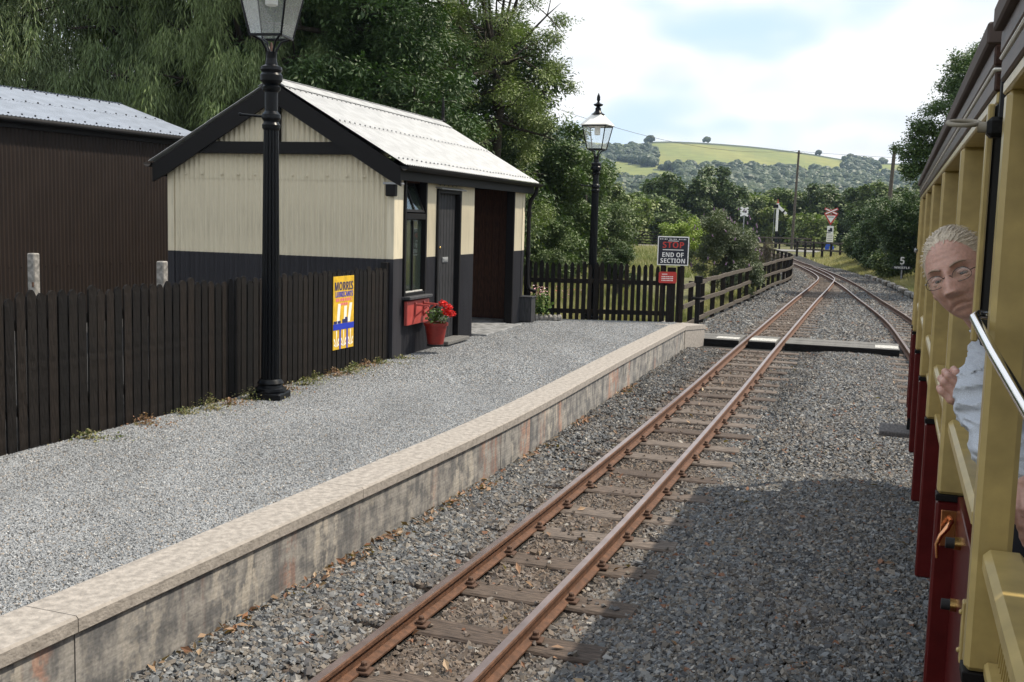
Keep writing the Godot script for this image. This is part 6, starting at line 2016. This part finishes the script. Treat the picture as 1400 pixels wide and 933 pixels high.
	for k in 15000:
		var px := R.randf_range(-0.25, 0.62)
		var t := pow(R.randf(), 0.8) * 1.0
		if in_field(px, t) or (t > 0.97 and fmod(px * 37.0, 1.0) > 0.45): continue
		if in_field(px, t - 0.012) or in_field(px, t + 0.012): continue
		var p := hill_point(px, t)
		var sz := R.randf_range(3.2, 6.5)
		tf.append(Transform3D(Basis(Vector3.UP, R.randf() * TAU).scaled(Vector3(sz, sz * R.randf_range(0.8, 1.2), sz)), p - Vector3.UP * 1.0))
		cs.append(Color(0.020, 0.040, 0.016).lerp(Color(0.055, 0.085, 0.03), R.randf()))
	stuff(scatter(self, "woodland", hm, tf, cs))

func bush(called: String, label: String, at: Vector3, r: Vector3, kind: String, count: int, size: float, c0: Color, c1: Color, group := "") -> Node3D:
	var lobes := []
	for k in 11:
		var a := k * 2.399
		var y := lerpf(0.25, 0.9, R.randf())
		var q := sqrt(R.randf()) * (1.0 - 0.35 * y)
		lobes.append([cos(a) * q * r.x * 0.75, y * r.y, sin(a) * q * r.z * 0.75, minf(r.x, r.y) * R.randf_range(0.32, 0.5)])
	return tree(called, label, at, r.y, lobes, kind, count, size, c0, c1, group, 0.05)

func greenery() -> void:
	# purple flowering buddleia inside the curved fence
	var t := bush("flowering_bush", "big grey green bush with purple flower spikes behind the curved fence", P(6.35, -0.1, 33.2), Vector3(1.3, 2.35, 1.2), "hedge", 2200, 0.85, Color(0.075, 0.10, 0.05), Color(0.15, 0.175, 0.10))
	var fl := MB.new()
	for k in 7: fl.ball(Vector3(0, 0.013 * k, 0), Vector3.ONE * 0.024 * (1.0 - k / 9.0), 3, 5, 0.3, R)
	var fm := fl.mesh(M.petal)
	var tf := []
	var cs := []
	for k in 60:
		var a := R.randf() * TAU
		var y := R.randf_range(0.9, 2.75)
		var rr := 1.08 * sqrt(maxf(0.05, 1.0 - pow((y - 1.4) / 1.45, 2)))
		tf.append(Transform3D(Basis(Vector3.UP, a) * Basis(Vector3.RIGHT, R.randf_range(-0.9, 0.9)), Vector3(cos(a) * rr, y, sin(a) * rr)))
		cs.append(Color(0.17, 0.09, 0.20).lerp(Color(0.30, 0.20, 0.30), R.randf()))
	scatter(t, "flower_spikes", fm, tf, cs)
	t = bush("flowering_bush", "small reddish bush with purple flowers beside the rail fence bend", P(10.1, -0.1, 44.5), Vector3(0.8, 1.5, 0.8), "willow", 420, 0.55, Color(0.07, 0.07, 0.04), Color(0.14, 0.10, 0.09))
	bush("round_bush", "bright yellow green bush behind the stop board", P(9.3, 0, 60.0), Vector3(1.5, 2.1, 1.2), "hedge", 900, 1.5, Color(0.19, 0.27, 0.04), Color(0.30, 0.37, 0.06))
	bush("round_bush", "dense green shrub behind the far fence right of the lamp", P(2.9, 0, 31.0), Vector3(0.55, 1.75, 0.5), "hedge", 800, 0.8, Color(0.04, 0.075, 0.018), Color(0.09, 0.13, 0.04))
	bush("round_bush", "long hedge like bush at the left edge of the meadow", P(3.6, 0, 58.0), Vector3(3.0, 3.0, 1.5), "hedge", 2600, 1.6, Color(0.055, 0.09, 0.022), Color(0.11, 0.15, 0.045))
	bush("round_bush", "low leafy bush below the trees past the hut", P(0.9, 0, 36.0), Vector3(1.3, 2.1, 1.0), "hedge", 1400, 1.1, Color(0.06, 0.10, 0.025), Color(0.12, 0.17, 0.05))
	# hedge on the right hand side
	var gh := "bushes of the right hand hedge"
	var hs := [[17.0, 41.5, 1.7, 3.4, "tall hedge bush closest to the carriage"], [16.4, 46.5, 1.8, 3.3, "hedge bush behind the whistle plate"], [17.9, 52.0, 1.9, 3.0, "hedge bush left of the whistle plate"], [19.5, 57.5, 2.0, 2.9, "rounded hedge bush in mid hedge"], [21.1, 63.0, 2.0, 3.0, "hedge bush right of the crossing railing"], [23.2, 69.0, 2.1, 3.1, "hedge bush beside the crossing railing end"], [26.0, 77.0, 2.4, 3.6, "bush below the thick bare pole"], [30.5, 86.0, 2.6, 4.0, "pale bush right of the level crossing sign"], [18.6, 44.0, 2.2, 4.4, "taller shrub rising at the back of the hedge"], [23.0, 56.0, 2.4, 4.4, "big shrub at the back of the hedge"], [28.0, 68.0, 2.6, 4.8, "large shrub behind the hedge near the pole"], [36.0, 96.0, 3.0, 3.8, "bush beside the lane beyond the sign"], [16.7, 48.5, 0.9, 1.3, "low light bush at the foot of the hedge behind the whistle plate"], [18.2, 56.0, 1.0, 1.4, "low bush at the hedge foot halfway to the railing"], [19.9, 63.0, 1.2, 1.8, "light low bush before the crossing railing"]]
	for k in hs.size():
		var s: Array = hs[k]
		var light: bool = k in [7, 11, 8, 12, 14]
		bush("hedge_bush", s[4], P(s[0], 0.1, s[1]), Vector3(s[2], s[3], s[2]), "hedge", 1500, 0.95 + s[1] * 0.012, Color(0.075, 0.115, 0.028) if light else Color(0.035, 0.068, 0.018), Color(0.14, 0.18, 0.05) if light else Color(0.075, 0.115, 0.032), gh)
	# tufts of grass on verges and meadow
	var b := MB.new()
	for k in 9:
		var a := k * 0.72
		var o := Vector3(cos(a * 3.1) * 0.05, 0, sin(a * 2.3) * 0.05)
		var d := Vector3(cos(a), 0, sin(a))
		var w := d.cross(Vector3.UP) * 0.010
		b.tri(o - w, o + w, o + d * R.randf_range(0.03, 0.10) + Vector3(0, R.randf_range(0.12, 0.26), 0))
	var gm := b.mesh(M.leaf)
	tf = []
	cs = []
	var pn := FastNoiseLite.new()
	pn.frequency = 0.12; pn.seed = 31
	var nodes := [[-1.5, 4.0, 20.8, 45.0, 9000, 0], [0.0, 16.0, 45.0, 95.0, 9000, 0], [0, 0, 31.0, 85.0, 9000, 1], [0, 0, 21.0, 60.0, 3500, 2]]
	for z in nodes:
		for k in z[4]:
			var d := lerpf(z[2], z[3], pow(R.randf(), 1.3))
			var x := R.randf_range(z[0], z[1])
			if z[5] == 1: x = hermite(SIDE, d) + 1.9 + absf(R.randfn(0, 1.6))
			if z[5] == 2: x = hermite(MAIN, d) - 2.0 - absf(R.randfn(0, 0.55))
			elif z[5] == 0 and x > hermite(MAIN, d) - 2.4: continue
			var s: float = R.randf_range(0.6, 1.3) * (1.0 + d * 0.003) * [1.0, 0.7, 0.5][z[5]]
			tf.append(Transform3D(Basis(Vector3.UP, R.randf() * TAU).scaled(Vector3(s * 1.5, s, s * 1.5)), P(x, ground_h(x, d) - 0.01, d)))
			var dry := clampf(0.5 + 0.8 * pn.get_noise_2d(x * 2.0, d) + R.randf_range(-0.25, 0.25) + [0.0, 0.35, 0.15][z[5]], 0, 1)
			cs.append(Color(0.17, 0.20, 0.055).lerp(Color(0.40, 0.35, 0.17), dry))
	stuff(scatter(self, "grass", gm, tf, cs))
